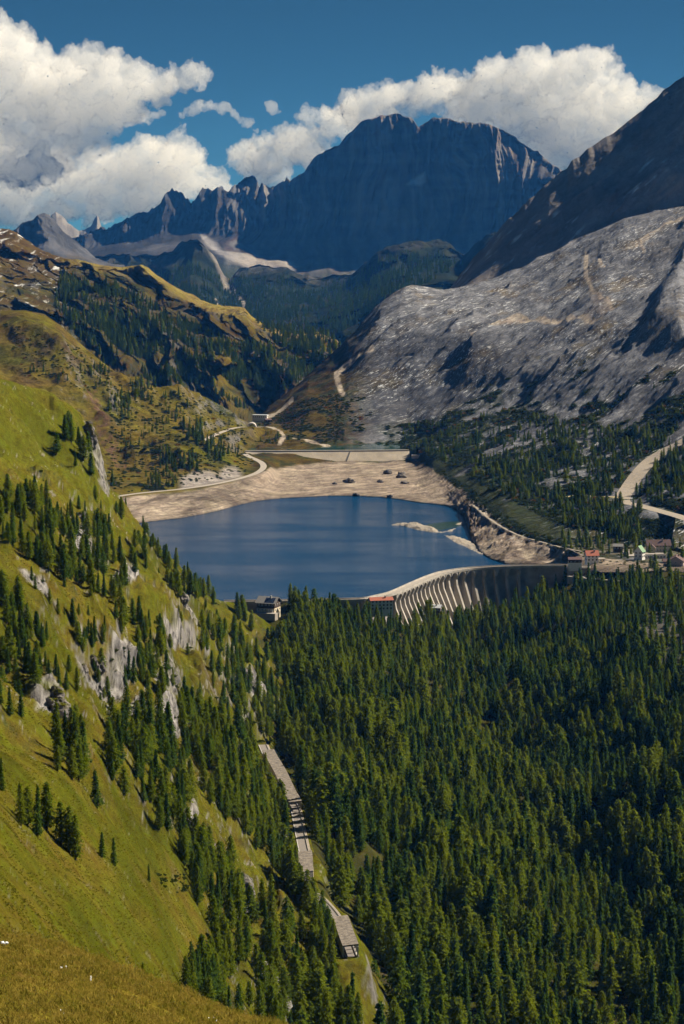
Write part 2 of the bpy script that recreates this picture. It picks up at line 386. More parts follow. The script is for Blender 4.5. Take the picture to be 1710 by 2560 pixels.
cov = lerp(cov, SNOW*0.75, poly_mask(LC.px, LC.py, [(1015,462),(1060,432),(1062,455),(1050,465)], 4)*0.7)
cov = lerp(cov, WOODF*1.2, (1 - sstep(0.55, 1.0, LC.t))*0.9*(1-sc))
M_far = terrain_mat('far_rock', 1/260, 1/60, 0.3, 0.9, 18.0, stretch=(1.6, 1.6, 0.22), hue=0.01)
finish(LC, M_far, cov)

# ---- a separate peak on the left shoulder and its small neighbours
rp = [(-140,640),(0,604),(38,574),(55,560),(70,553),(86,548),(97,536),(112,534),(122,540),(134,549),(146,568),(158,580),(172,590),(190,604),(210,622),(240,648),(300,668),(420,690)]
LP = layer('left_peak', [[(a, 800, 9800) for a in (-200, 420)], [(-140,690,10900),(100,650,10900),(200,655,10900),(420,720,10900)], [(a, b*0.5+330, 11300) for a, b in rp], [(a, b, 11500) for a, b in rp], [(a, b+60, 11900) for a, b in rp]], -140, 420, 330, [14, 26, 40, 6])
p = LP.p; x, y, z = p[..., 0], p[..., 1], p[..., 2]
e = sstep(0.4, 1.4, LP.t)*(1-sstep(2.8, 3, LP.t))
p[..., 1] -= e*(140*(ridged(x/260, z/420, y/600, 5)-0.5)); p[..., 2] += sstep(1, 3, LP.t)*12*fbm(x/60, y/60, 0*x, 4)
n, sl = nrm_slope(LP)
cov = lerp(ROCK*0.25*np.array([.9, .97, 1.1]), ROCK*0.55*np.array([.9, .97, 1.1]), np.clip(0.5+fbm(x/80, z/120, y/300, 5), 0, 1)); cov = lerp(cov, SCREE*0.5, np.clip(fbm(x/220+4, z/150, y/400, 4)*1.8, 0, 1)*sstep(2.2, 1.2, LP.t))  # rock tint darkened and blued, painting in the peak's bluish shade
cov = lerp(cov, DRY*0.8, np.clip(fbm(x/200+1, z/200, y/300, 4)*2-0.2, 0, 0.8)*sstep(1.9, 1.0, LP.t))
finish(LP, M_far, cov)
rf = [(90,640),(120,560),(132,536),(142,530),(156,540),(170,556),(186,566),(200,578),(214,574),(228,566),(238,545),(244,538),(250,552),(258,576),(300,620)]
LFP = layer('distant_peaks', [[(a, 720, 17000) for a in (90, 300)], [(a, b*0.6+270, 17400) for a, b in rf], [(a, b, 17800) for a, b in rf], [(a, b+50, 18200) for a, b in rf]], 90, 300, 140, [8, 16, 5])
p = LFP.p; x, y, z = p[..., 0], p[..., 1], p[..., 2]; p[..., 1] -= sstep(0.2, 1, LFP.t)*120*ridged(x/240, z/300, 0*x, 4); p[..., 2] += sstep(1, 2, LFP.t)*10*fbm(x/60, z/60, 0*x, 3)
finish(LFP, M_far, lerp(ROCK*0.7, ROCK*1.1, np.clip(0.5+fbm(x/100, z/160, 0*x, 4), 0, 1)))

# ---- wooded foothills under the massif
ft = [(100,670),(160,650),(230,642),(300,634),(380,640),(430,628),(455,605),(475,597),(492,600),(515,618),(540,648),(560,690),(575,700),(600,668),(660,664),(720,672),(760,692),(830,692),(880,684),(915,655),(945,625),(985,612),(1030,606),(1075,604),(1095,600),(1115,606),(1140,628),(1165,640),(1190,618),(1215,590),(1240,582),(1300,600),(1500,640)]
def df(a): return float(np.interp(a, [100,300,480,600,800,950,1100,1250,1500], [11400,11600,10900,11200,10600,10000,10000,8600,8200]))
LF = layer('wooded_foothills', [
    [(a, 960, 6800) for a in (100, 1500)],
    [(100,830,8000),(600,840,7900),(800,845,7600),(900,800,7600),(1000,740,7500),(1500,740,7300)],
    [(a, b + 0.5*(np.interp(a, [100,500,700,900,1100,1500], [800,790,780,770,720,720])-b), df(a)-900) for a, b in ft],
    [(a, b, df(a)) for a, b in ft],
    [(a, b+50, df(a)+900) for a, b in ft]], 100, 1500, 760, [12, 40, 56, 6])
p = LF.p; x, y, z = p[..., 0], p[..., 1], p[..., 2]
e = (1-sstep(2.75, 3, LF.t))
p[..., 1] -= e*(560*(ridged((x+0.25*y)/900+0.3, (x-y)/3000, z/2200, 4)-0.5) + 330*(ridged((x+.3*z)/260+4, z/900, y/1500, 5)-0.5) + 60*fbm(x/90, z/90, y/200, 4))
p[..., 2] += sstep(2, 3, LF.t)*14*fbm(x/70, y/300, 0*x, 4)
n, sl = nrm_slope(LF)
g1 = fbm(x/260, z/200, y/500, 4)
cov = lerp(WOODF*0.32, WOODF*0.85, np.clip(0.5+fbm(x/60, z/60, y/140, 4), 0, 1))
rocky = np.clip(sstep(2.0, 2.9, LF.t)*0.9 + g1*0.9 - 0.25, 0, 1)
cov = lerp(cov, ROCK*0.45, rocky*np.clip(0.6+1.2*fbm(x/50, z/90, y/100, 4), 0, 1))
cov = lerp(cov, DRY*0.35, np.clip(fbm(x/300+5, z/160, y/500, 3)*1.6-0.3, 0, 0.4)*sstep(2.9, 1.5, LF.t))
for w_, l_ in ((4, [(572,680),(580,720),(600,745),(612,770)]), (3, [(560,640),(575,670),(580,700)]), (3, [(545,770),(545,745)])):
    cov = lerp(cov, SCREE*0.9, line_mask(LF.px, LF.py, l_, w_)*np.clip(0.7+1.5*fbm(x/40, z/40, y/60, 3), 0, 1))
cov = lerp(cov, SCREE*0.8, poly_mask(LF.px, LF.py, [(505,606),(530,630),(560,690),(575,730),(560,720),(535,660)], 5)*0.8)
M_hillfar = terrain_mat('far_wood_rock', 1/160, 1/30, 0.45, 1.0, 14.0, hue=0.015)
finish(LF, M_hillfar, cov)

# ---- the shaded rock wall rising out of the frame on the right
rr = [(1000,850),(1090,775),(1110,745),(1130,715),(1155,682),(1180,650),(1215,612),(1250,570),(1285,536),(1320,502),(1358,468),(1372,452),(1400,432),(1418,420),(1430,402),(1452,388),(1470,371),(1500,352),(1532,332),(1560,311),(1580,296),(1600,281),(1630,254),(1660,224),(1690,204),(1712,188),(1760,140),(1850,60),(2050,-90)]
LR = layer('shaded_rock_wall', [
    [(a, max(b+60, float(np.interp(a, [1000,1100,1200,1300,1400,1500,1600,1710,2050], [850,800,770,735,685,640,610,580,540]))), 5150) for a, b in rr],
    [(a, float(np.interp(a, [1000,1100,1130,1200,1300,1400,1500,1600,1710,2050], [850,790,745,715,680,630,585,545,520,440])) if a > 1130 else b+30, 5330) for a, b in rr],
    [(a, b + 0.4*max(0, np.interp(a, [1100,1200,1400,1710,2050], [780,715,630,520,440])-b), 5480) for a, b in rr],
    [(a, b, 5640) for a, b in rr],
    [(a, b+40, 6300) for a, b in rr]], 1000, 2050, 460, [16, 80, 80, 8])
p = LR.p; x, y, z = p[..., 0], p[..., 1], p[..., 2]
e = sstep(0.2, 1.0, LR.t)*(1-sstep(2.85, 3, LR.t))
u = x*0.72 - z*0.7; v = x*0.7 + z*0.72
p[..., 1] -= e*(48*(ridged(u/190+2, v/900, y/900, 5)-0.45) + 18*fbm(u/60, v/160, y/200, 5) + 40*(ridged(x/420+.4, z/900, 0*x+4, 2)-0.5))
p[..., 2] += sstep(2, 3, LR.t)*5*fbm(x/25, 0*x, 0*x, 4)
cov = lerp(ROCK*0.8*np.array([1, .96, .95]), ROCK*1.4*np.array([1, .96, .95]), np.clip(0.5+0.9*fbm(u/40, v/140, y/100, 5), 0, 1))
cov = lerp(cov, SNOW*0.8, np.clip(fbm(u/14, v/70, y/50, 4)*4-1.15, 0, 1)*np.clip(fbm(x/180, z/130, y/300, 3)*3+0.3 - sstep(1.6, 2.6, LR.t), 0, 1))
M_wall = terrain_mat('shaded_rock', 1/70, 1/12, 0.4, 1.0, 5.0, stretch=(1, 1, 0.6), hue=0.01)
finish(LR, M_wall, cov)

# ---- ribbed dark mountain left of the valley mouth
rw = [(-300,480),(-100,545),(0,572),(22,574),(42,582),(66,600),(90,620),(112,632),(132,640),(160,646),(190,650),(220,655),(250,662),(280,668),(306,668),(332,664),(352,664),(372,672),(395,690),(420,706),(460,730),(500,750),(535,761),(560,765),(600,767),(612,771),(628,792),(660,811),(690,822),(722,829),(760,829),(792,832),(816,840),(842,851),(870,882),(920,910),(1000,960)]
LW = layer('ribbed_mountain', [
    [(-300,960,4400),(0,960,4400),(280,1010,4400),(560,1100,4450),(640,1110,4600),(800,1060,4750),(1000,1060,5000)],
    [(-300,800,4650),(0,780,4650),(150,810,4650),(300,890,4650),(450,960,4650),(600,1015,4650),(660,1010,4720),(750,960,4850),(850,910,5000),(1000,990,5200)],
    [(-300,700,4900),(0,700,4900),(150,745,4880),(300,790,4880),(450,860,4900),(600,910,4920),(700,920,4980),(800,890,5100),(860,885,5200),(1000,970,5400)],
    [(-300,560,5250),(0,632,5250),(150,692,5220),(300,718,5230),(450,782,5200),(600,828,5200),(700,868,5200),(800,862,5300),(860,878,5350),(1000,965,5500)],
    [(a, b, 5500) for a, b in rw], [(a, b+70, 6000) for a, b in rw]], -300, 1000, 680, [14, 54, 66, 74, 8])
p = LW.p; x, y, z = p[..., 0], p[..., 1], p[..., 2]
e = sstep(0.1, 0.7, LW.t)*(1-sstep(3.35, 3.95, LW.t))
xs = x + 0.55*z + 60*fbm(x/200, y/300, z/200, 3)
rib = ridged(xs/230+0.37, z/1600, 0*x + 2.2, 3); rib2 = ridged(xs/74, z/420, y/500, 5); rib3 = ridged(xs/28+3, z/150, y/200, 4)
p[..., 1] -= e*(250*(rib-0.42) + 210*(rib2-0.5) + 80*(rib3-0.5) + 22*fbm(x/30, z/30, y/50, 4))
p[..., 2] += (1-sstep(3.9, 4.0, LW.t))*9*fbm(x/60, y/60, z/60, 4)
n, sl = nrm_slope(LW)
g1 = fbm(xs/70, z/120, y/200, 4); g2 = fbm(x/22, z/26, y/40, 4)
cov = lerp(HEATH*0.75, DRY*0.8, np.clip(0.42+0.9*g1+0.7*(rib-0.45), 0, 1))
cov = lerp(cov, WOODF*0.85, np.clip((0.55 - 1.1*(rib-0.3) - 0.5*(rib2-0.4) + 0.9*g2)*(1-sstep(3.2, 3.9, LW.t)), 0, 0.9))
cov = lerp(cov, ROCK*0.42, np.clip(fbm(xs/40+4, z/60, y/80, 4)*2.0-0.35, 0, 0.85))
topg = sstep(3.3, 3.75, LW.t)*sstep(140, 230, LW.px)
cov = lerp(cov, np.array([0.20, 0.15, 0.04])*(1+0.3*g2[..., None]), np.clip(topg*(0.95+0.5*g1), 0, 1))
lft = sstep(230, 90, LW.px)
cov = lerp(cov, HEATH*0.95*(1+0.5*g2[..., None]), lft*0.75*sstep(2.2, 3.2, LW.t))
cov = lerp(cov, SNOW*0.9, lft*np.clip(fbm((x*0.8+z)/40, (z-x)/12, y/60, 4)*4.5-1.3, 0, 1)*np.clip(1.2*fbm(x/110+3, z/80, y/100, 3)+0.5, 0, 1))
M_ribs = terrain_mat('ribbed_slope', 1/45, 1/9, 0.5, 1.0, 5.0, hue=0.02)
finish(LW, M_ribs, cov)

# ---- lake basin: shores, dry lake bed, left hillside, saddle, and the rock slope on the right
sh = [(-300,1362,0),(100,1338,0),(250,1320,0),(330,1311,0),(370,1305,0),(410,1300,0),(450,1296,0),(500,1287,0),(550,1276,0),(600,1262,0),(640,1253,0),(700,1246,0),(760,1243,0),(820,1240,0),(880,1240,0),(950,1243,0),(1000,1249,0),(1040,1256,0),(1080,1260,0),(1110,1264,0),(1140,1274,0),(1158,1290,0),(1166,1305,0),(1176,1345,0),(1195,1378,0),(1225,1398,0),(1262,1410,0),(1320,1413,0),(1400,1414,0),(1440,1426,6),(1500,1440,4),(2150,1450,0)]
LB = layer('lake_basin', [
    zl([(a, b+26, c-26 if a < 1410 else c-6) for a, b, c in sh]),
    zl(sh),
    zl([(-300,1295,24),(100,1272,24),(270,1248,24),(350,1236,24),(450,1227,24),(520,1217,24),(580,1206,23),(630,1193,22),(665,1182,19),(700,1168,12),(760,1160,8),(850,1153,7),(950,1152,7),(1010,1151,8),(1040,1150,10),(1080,1172,14),(1130,1208,17),(1170,1236,18),(1200,1262,20),(1230,1290,20),(1270,1322,19),(1300,1338,18),(1360,1357,17),(1420,1371,16),(1480,1386,17),(1600,1400,19),(2150,1405,22)]),
    [(-300,1150,3100),(0,1140,3100),(150,1140,3150),(300,1150,3260),(450,1136,3300),(560,1120,3500),(610,1118,3680),(640,1118,3786),(740,1116,3780),(860,1121,3800),(1000,1121,3800),(1060,1118,3700),(1120,1140,3550),(1200,1190,3200),(1250,1225,3000),(1320,1265,2840),(1400,1300,2710),(1560,1345,2570),(1710,1362,2500),(2150,1370,2450)],
    [(-300,1030,3260),(0,1040,3260),(150,1040,3310),(300,1060,3450),(450,1060,3530),(560,1078,3680),(610,1088,3800),(640,1104,3852),(700,1101,3858),(780,1102,3856),(870,1104,3850),(960,1104,3852),(1040,1088,3900),(1120,1070,3800),(1200,1100,3600),(1300,1150,3250),(1420,1195,3000),(1560,1235,2830),(1710,1240,2740),(2150,1250,2680)],
    [(-300,900,3430),(0,920,3430),(150,930,3450),(300,985,3600),(450,1002,3700),(560,1040,3850),(610,1062,3950),(640,1058,4080),(700,1050,4060),(760,1030,4050),(870,990,4110),(1000,970,4130),(1100,970,4080),(1300,1010,3770),(1420,1030,3540),(1560,1050,3310),(1710,1040,3140),(2150,1020,3050)],
    [(-300,760,3700),(0,778,3700),(60,775,3700),(110,785,3700),(150,812,3700),(200,858,3700),(250,900,3720),(290,930,3740),(340,955,3770),(400,968,3800),(470,975,3850),(520,996,3900),(560,1020,3940),(600,1046,4000),(625,1058,4050),(645,1046,4400),(690,1008,4420),(720,985,4420),(770,952,4420),(860,925,4380),(910,895,4340),(1000,850,4350),(1100,835,4300),(1300,860,4070),(1420,870,3890),(1560,870,3700),(1710,860,3540),(2150,830,3400)],
    [(-300,840,4000),(290,1000,4000),(600,1090,4250),(645,1062,4600),(690,1010,4620),(720,986,4620),(770,945,4640),(830,890,4640),(870,850,4620),(910,826,4590),(950,800,4550),(1000,775,4580),(1110,762,4560),(1300,745,4460),(1500,700,4250),(1710,680,4100),(2150,640,3950)],
    [(-300,940,4300),(290,1080,4300),(600,1150,4500),(645,1080,4800),(690,1030,4820),(720,1000,4840),(770,938,4860),(800,915,4880),(835,880,4900),(872,848,4900),(905,805,4900),(935,770,4900),(960,750,4900),(990,728,4900),(1010,718,4900),(1030,715,4900),(1060,722,4930),(1090,729,4960),(1112,731,4990),(1140,727,5000),(1200,706,5000),(1250,690,4980),(1300,674,4950),(1350,650,4930),(1400,622,4900),(1470,592,4870),(1520,566,4840),(1560,546,4820),(1640,528,4780),(1710,516,4750),(2150,440,4620)],
    [(-300,1040,4700),(290,1100,4700),(600,1190,4800),(645,1120,5200),(770,1000,5300),(872,900,5300),(960,800,5300),(1030,770,5300),(1112,780,5300),(1300,730,5300),(1470,650,5250),(1710,580,5200),(2150,500,5100)]],
    -300, 2150, 900, [6, 34, 44, 40, 44, 56, 52, 56, 5], smooth_px=24, smooth_from=4)
p = LB.p; x, y, z = p[..., 0], p[..., 1], p[..., 2]; px, py, t = LB.px, LB.py, LB.t
leftw = sstep(660, 600, px); rightw = sstep(840, 960, px); upw = sstep(2.2, 3.2, t)
endw = 1 - sstep(7.8, 8.0, t)
bed = sstep(1.0, 1.3, t)*(1-sstep(2.0, 2.3, t))
u = x*0.72 + y*0.69; v = -x*0.69 + y*0.72          # along / across the rock bedding of the right slope
slabn = ridged(v/95 + 0.3*fbm(u/300, v/300, 0*x, 2), u/620, z/400, 5)
sv_ = v/150 + 0.55*fbm(u/260, v/200, z/300, 3) + 0.12*fbm(u/40, v/40, z/40, 3); saw = sv_ - np.floor(sv_); saw = np.where(saw < 0.82, saw/0.82, (1-saw)/0.18)
sv2 = v/52 + 0.5*fbm(u/120+7, v/90, z/100, 3); saw2 = sv2 - np.floor(sv2); saw2 = np.where(saw2 < 0.8, saw2/0.8, (1-saw2)/0.2)
p[..., 2] += rightw*upw*endw*sstep(3.6, 4.8, t)*(13*(saw-0.5) + 4.5*(saw2-0.5))
p[..., 2] += rightw*upw*endw*(9*(slabn-0.45) + 6*fbm(u/150, v/60, z/80, 4) + 3*fbm(u/40, v/18, z/30, 4) + 12*(ridged(v/420+.2, u/1500, 0*x, 2)-0.5)*sstep(4, 6, t))
lx = x + 0.3*y
p[..., 2] += leftw*upw*(1-sstep(5.6, 6.0, t))*(34*(ridged(lx/170, y/420, 0*x+1.4, 4)-0.5) + 9*fbm(x/40, y/40, z/40, 5))
p[..., 2] += (1-leftw)*(1-rightw)*upw*endw*(9*fbm(x/60, y/60, z/60, 5))
p[..., 2] += bed*(1.8*fbm(x/26, y/26, z/10, 5) + leftw*3.0*(ridged((x*0.8-y*0.3)/42, y/300, 0*x, 4)-0.5) + sstep(1060, 1150, px)*(4.0*(ridged((x*.4+y)/30, x/60, 0*x+5, 4)-0.4) + 7*(ridged(u/70, v/26, 0*x+2, 4)-0.45)*sstep(1.1, 1.5, t)))
# buttress with its own shade near the right edge
bm_ = poly_mask(px, py, [(1730,560),(1690,640),(1655,700),(1610,800),(1590,850),(1730,860)], 40)
p[..., 2] += 24*sstep(0.3, 1.0, bm_)
p[..., 2] += rightw*endw*2*sstep(0.3, 0.8, poly_mask(px, py, [(1240,870),(1330,850),(1330,930),(1300,985),(1250,960)], 30))
raster(LB)
road_shore = smooth_poly(Pz(*np.array([(232,1252),(262,1248),(300,1240),(350,1233),(400,1228),(450,1223),(520,1213),(580,1201),(630,1187),(652,1176),(659,1166),(654,1157),(640,1149),(622,1141),(610,1134)]).T, 24.0), 9.0)
flatten(LB, road_shore, 7, 22)
road_pass = drape(LB, [(500,1102),(528,1088),(546,1080),(566,1074),(590,1069),(615,1065),(640,1064),(665,1066),(684,1068)], 10.0); flatten(LB, road_pass, 7, 22)
road_east = drape(LB, [(1180,1262),(1230,1300),(1290,1335),(1350,1355),(1410,1368),(1452,1379)], 8.0); flatten(LB, road_east, 2, 5)
track = drape(LB, [(1800,1055),(1710,1098),(1670,1120),(1630,1150),(1598,1182),(1572,1215),(1558,1240),(1560,1252),(1600,1264),(1650,1278),(1710,1298),(1800,1330)], 8.0); flatten(LB, track, 13, 30)
track2 = drape(LB, [(1558,1246),(1530,1245),(1490,1241),(1450,1239),(1412,1240)], 8.0); flatten(LB, track2, 8, 22)
# village terrace
vt = LB.p; vx, vy = vt[..., 0], vt[..., 1]
tw = sstep(240, 262, vx)*(1-sstep(420, 460, vx))*sstep(2380, 2420, vy)*(1-sstep(2600, 2690, vy)); vt[..., 2] = vt[..., 2]*(1-tw) + tw*np.interp(vy, [2400, 2470, 2520, 2700], [15.5, 16.5, 14.0, 12.0])
raster(LB)
p = LB.p; x, y, z = p[..., 0], p[..., 1], p[..., 2]; n, sl = nrm_slope(LB)
f1 = fbm(x/120, y/160, z/80, 4); f2 = fbm(x/34, y/44, z/30, 5); f3 = fbm(x/9, y/11, z/8, 4)
fs = fbm(u/140, v/50, z/60, 4); fs2 = fbm(u/60, v/26, z/30, 4)
left_c = lerp(DRY*0.88, GREEN*0.85, np.clip(0.35+0.9*f1, 0, 1)); left_c = lerp(left_c, SOIL*0.6, np.clip(0.9*f2-0.05, 0, 0.6))
left_c = lerp(left_c, MUGO*0.9, np.clip(2.4*f2+1.0*f1-0.55+0.9*f3, 0, 0.92))
left_c = lerp(left_c, ROCK*0.75, np.clip((sl-0.36)*5+f3, 0, 0.8))
left_c = lerp(left_c, HEATH*1.2, 0.6*sstep(330, 150, px)*sstep(4.5, 5.3, t)*np.clip(0.5+1.4*f2, 0, 1))
red = line_mask(px, py, [(228,990),(245,1050),(275,1110),(300,1150)], 16)
left_c = lerp(left_c, REDROCK*0.8, red*np.clip(0.3+f3*2.0, 0, 0.8))
cut = poly_mask(px, py, [(448,1222),(452,1192),(480,1178),(520,1176),(545,1186),(565,1165),(590,1168),(612,1192),(600,1200),(540,1212)], 7)
left_c = lerp(left_c, SCREE*(0.78+0.3*fs2[..., None]), cut)
mid_c = lerp(HEATH*0.85, DRY*0.7, np.clip(0.4+1.2*f1, 0, 1)); mid_c = lerp(mid_c, MUGO, np.clip(0.25+2.2*f2+f3, 0, 0.85))
mid_c = lerp(mid_c, DRY*0.95, poly_mask(px, py, [(600,1095),(640,1072),(700,1060),(712,1075),(690,1095),(640,1104)], 10)*np.clip(0.8+f2, 0, 1))
slab_c = lerp(SLAB*0.8*np.array([1.0, .98, .97]), SLAB*1.35, np.clip(0.5+1.1*fs+0.5*fbm(u/400, v/110, z/100, 3), 0, 1))
slab_c = lerp(slab_c, np.array([0.17, 0.125, 0.06]), np.clip(f1*1.3+f2*0.9-0.25, 0, 0.7))
mug = np.clip((5.75 - t)*0.62 + 0.9*np.clip(fbm(u/300+2, v/60, z/100, 3), 0, 1) + 1.7*f2 + 1.5*f1 + 0.8*fs - 0.35 - 0.5*sstep(1180, 1050, px)*sstep(4.2, 4.8, t), 0, 1)*sstep(6.3, 5.2, t)
cliff = poly_mask(px, py, [(840,1000),(880,900),(1000,830),(1180,820),(1300,900),(1210,965),(1130,1040),(1000,1085),(850,1075)], 25)
slab_c = slab_c*(1-0.3*cliff[..., None])  # shade of the cliff painted into the rock colour; the gentler mesh catches sun
mug = mug*(1-0.85*cliff)
right_c = lerp(slab_c, MUGO*(1+0.4*f3[..., None]), np.clip(mug*1.5, 0, 0.97))
right_c = lerp(right_c, DRY*0.8, np.clip(f2*2-0.6, 0, 0.7)*sstep(3.6, 2.6, t))
right_c = lerp(right_c, MUGO*1.1, np.clip(0.55+1.2*f2, 0, 0.95)*sstep(1400, 1330, px)*sstep(3.4, 3.0, t))
bed_c = lerp(BEDD, BED*1.02, np.clip(0.62+1.0*f2+0.6*f3, 0, 1)); 
sd_ = fbm((x*0.85-y*0.35)/16, (x*.35+y*.85)/120, z/60, 4)
bed_l = lerp(BEDD*0.72, BED*1.1, np.clip(0.25+1.9*sd_+0.25*f3, 0, 1)); bed_c = lerp(bed_c, bed_l, leftw*0.9)
bed_r = lerp(BEDD*0.8*np.array([1, 1, 1.05]), BED*1.15, np.clip(0.4+1.4*fs2+0.8*f3, 0, 1)); bed_c = lerp(bed_c, bed_r, sstep(1090, 1190, px))
bed_c = bed_c*(1+0.17*np.sin(z*2.6+1.5*f2)*np.clip(0.6+f1, 0, 1))[..., None]
bed_c = lerp(bed_c, BEDD*0.75, (1-sstep(1.0, 1.12, t))*0.8)
cov = lerp(left_c, mid_c, sstep(600, 650, px)); cov = lerp(cov, right_c, rightw)
cov = lerp(cov, bed_c, 1-sstep(1.9, 2.05, t + 0.1*f2))
cov = lerp(cov, DRY*0.8, sstep(1.95, 2.02, t)*(1-sstep(2.08, 2.2, t))*0.7*sstep(700, 650, px))
for w_, l_ in ((5, [(928,880),(895,892),(862,918),(842,935),(842,950),(856,985)]), (4, [(1466,640),(1464,690),(1480,715),(1515,735),(1535,765),(1525,780),(1440,784),(1380,790),(1300,800),(1180,835)]), (3, [(1710,540),(1660,555),(1600,600),(1580,598),(1610,622)]), (3, [(1488,652),(1510,668)]), (3, [(684,1068),(700,1080),(710,1095),(698,1108)]), (2, [(735,1095),(780,1105),(840,1120)]), (3, [(660,1048),(690,1035),(730,1000)])):
    cov = lerp(cov, np.array([0.43, 0.36, 0.29])*(1+0.2*f3[..., None]), line_mask(px, py, l_, w_*1.35)*np.clip(0.9+0.4*f3, 0, 1))
cov = lerp(cov, np.array([0.24, 0.20, 0.18]), poly_mask(px, py, [(1478,715),(1530,740),(1535,772),(1450,780),(1480,750)], 8)*0.6)
cov = lerp(cov, np.array([0.30, 0.25, 0.19]), tw[..., None][..., 0]*0.5*np.clip(0.5+f2, 0, 1))
M_basin = terrain_mat('basin_ground', 1/26, 1/5, 0.42, 1.0, 2.2, hue=0.012, streak=(-math.atan2(0.69, 0.72), 60.0, 9.0, 0.575))
roadm = np.zeros(px.shape)
for l_ in ([(928,880),(895,892),(862,918),(842,935),(842,950),(856,985)], [(1466,640),(1464,690),(1480,715),(1515,735),(1535,765),(1525,780),(1440,784),(1380,790),(1300,800)]): roadm = np.maximum(roadm, line_mask(px, py, l_, 7))
snowm = rightw*(0.25+1.5*np.clip(f1+0.45*fs+0.18, 0, 1))*sstep(2.1, 2.6, t)*(1-0.85*np.clip(mug*1.3, 0, 1)*sstep(1700, 1350, px))*(1-0.8*bm_)*(1-roadm) + 0.5*sstep(1100, 1200, px)*bed*sstep(1.5, 1.9, t)
finish(LB, M_basin, cov, snow=snowm)
# ---- valley floor below the dam
crest_px = [(560,1503),(660,1502),(740,1500.5),(830,1498.5),(905,1496.5),(940,1490),(975,1481),(1030,1457),(1066,1442),(1100,1431),(1140,1424),(1182,1419.5),(1240,1416),(1300,1414),(1380,1413),(1440,1414),(1476,1416)]
DAMZ = 15.0
crest = smooth_poly(Pz(*np.array(crest_px).T, DAMZ), 4.0)
crest_x, crest_y = crest[:, 0], crest[:, 1]
def vz(x, y):
    xg = np.interp(y, [800,1260,1460,1660,2066,2330,2500], [185,179,173,152,118,130,138])
    zg = np.interp(y, [800,1260,1460,1660,2066,2330,2450], [-105,-85,-68,-58,-46,-38,-36])
    dx = x - xg; q = np.clip(-dx, 0, None); r = np.clip(dx, 0, None)
    k = 1 - sstep(1700, 2250, y)
    a = zg + 0.27*q + 0.0011*k*q*q + 0.05*(1-k)*q; a = np.where(a > 0, 10*np.tanh(a/10), a)
    b = zg + 0.36*r; cap = 14 - 6*sstep(2150, 2350, y) + 7*sstep(2360, 2435, y)*sstep(195, 225, x); b = np.where(b > cap-12, cap-12 + 12*np.tanh((b-cap+12)/12), b)
    return np.where(dx < 0, a, b) + (15*fbm(x/85, y/110, 0*x + 2.2, 4) + 16*(ridged((x+.35*y)/150+.3, (y-.35*x)/420, 0*x+1, 2)-0.5)*sstep(860, 1200, y)) * (1-sstep(2180, 2380, y)*0.6) - 2 + 13*np.exp(-((x-36)**2+(y-2190)**2)/28**2) + 9*np.exp(-((x-90)**2+(y-2318)**2)/22**2)
ncol = 330; pxs = np.linspace(360, 2200, ncol)
dend = np.interp(pxs, proj(crest)[0], crest_y, left=2235, right=2440)
dend = np.where(pxs > 1476, 2445, dend + 3); rows = 200
s = np.linspace(0, 1, rows)[:, None]; dd = 860*(dend[None]/860)**s
LV = Layer(); LV.name = 'valley_floor'; LV.nr, LV.nc = dd.shape
xx = (pxs[None]-855)/F*dd*1.0065; LV.p = np.stack([xx, dd, vz(xx, dd)], -1)
road_v = smooth_poly(Pz(*np.array([(655,1862),(676,1908),(700,1950),(722,1998),(737,2026),(743,2056),(753,2105),(760,2140),(764,2175),(765,2208),(777,2233),(800,2252),(828,2284),(850,2320),(866,2365),(876,2392)]).T, 14.0), 6.0)
flatten(LV, road_v, 5, 16, dz=-0.4)
x, y, z = LV.p[..., 0], LV.p[..., 1], LV.p[..., 2]
LV.px, LV.py = proj(LV.p)
f1 = fbm(x/60, y/60, z/60, 4); f2 = fbm(x/14, y/14, z/14, 4)
cov = lerp(FLOOR*0.8, GREEN*0.6, np.clip(0.3+0.9*f1+0.6*f2, 0, 1)); cov = lerp(cov, SOIL*0.6, np.clip(f2*1.4-0.2, 0, 0.6))
M_floor = terrain_mat('forest_floor', 1/9, 1/1.5, 0.4, 0.8, 0.8, hue=0.02)
for q_ in ([(1560,1590),(1650,1520),(1710,1500),(1710,1640),(1640,1660)],):
    cov = lerp(cov, ROCK*0.45, poly_mask(LV.px, LV.py, q_, 25)*0.75)
cov = lerp(cov, DRY*0.9, poly_mask(LV.px, LV.py, [(1370,1480),(1420,1470),(1450,1500),(1400,1520)], 15)*0.8)
finish(LV, M_floor, cov)

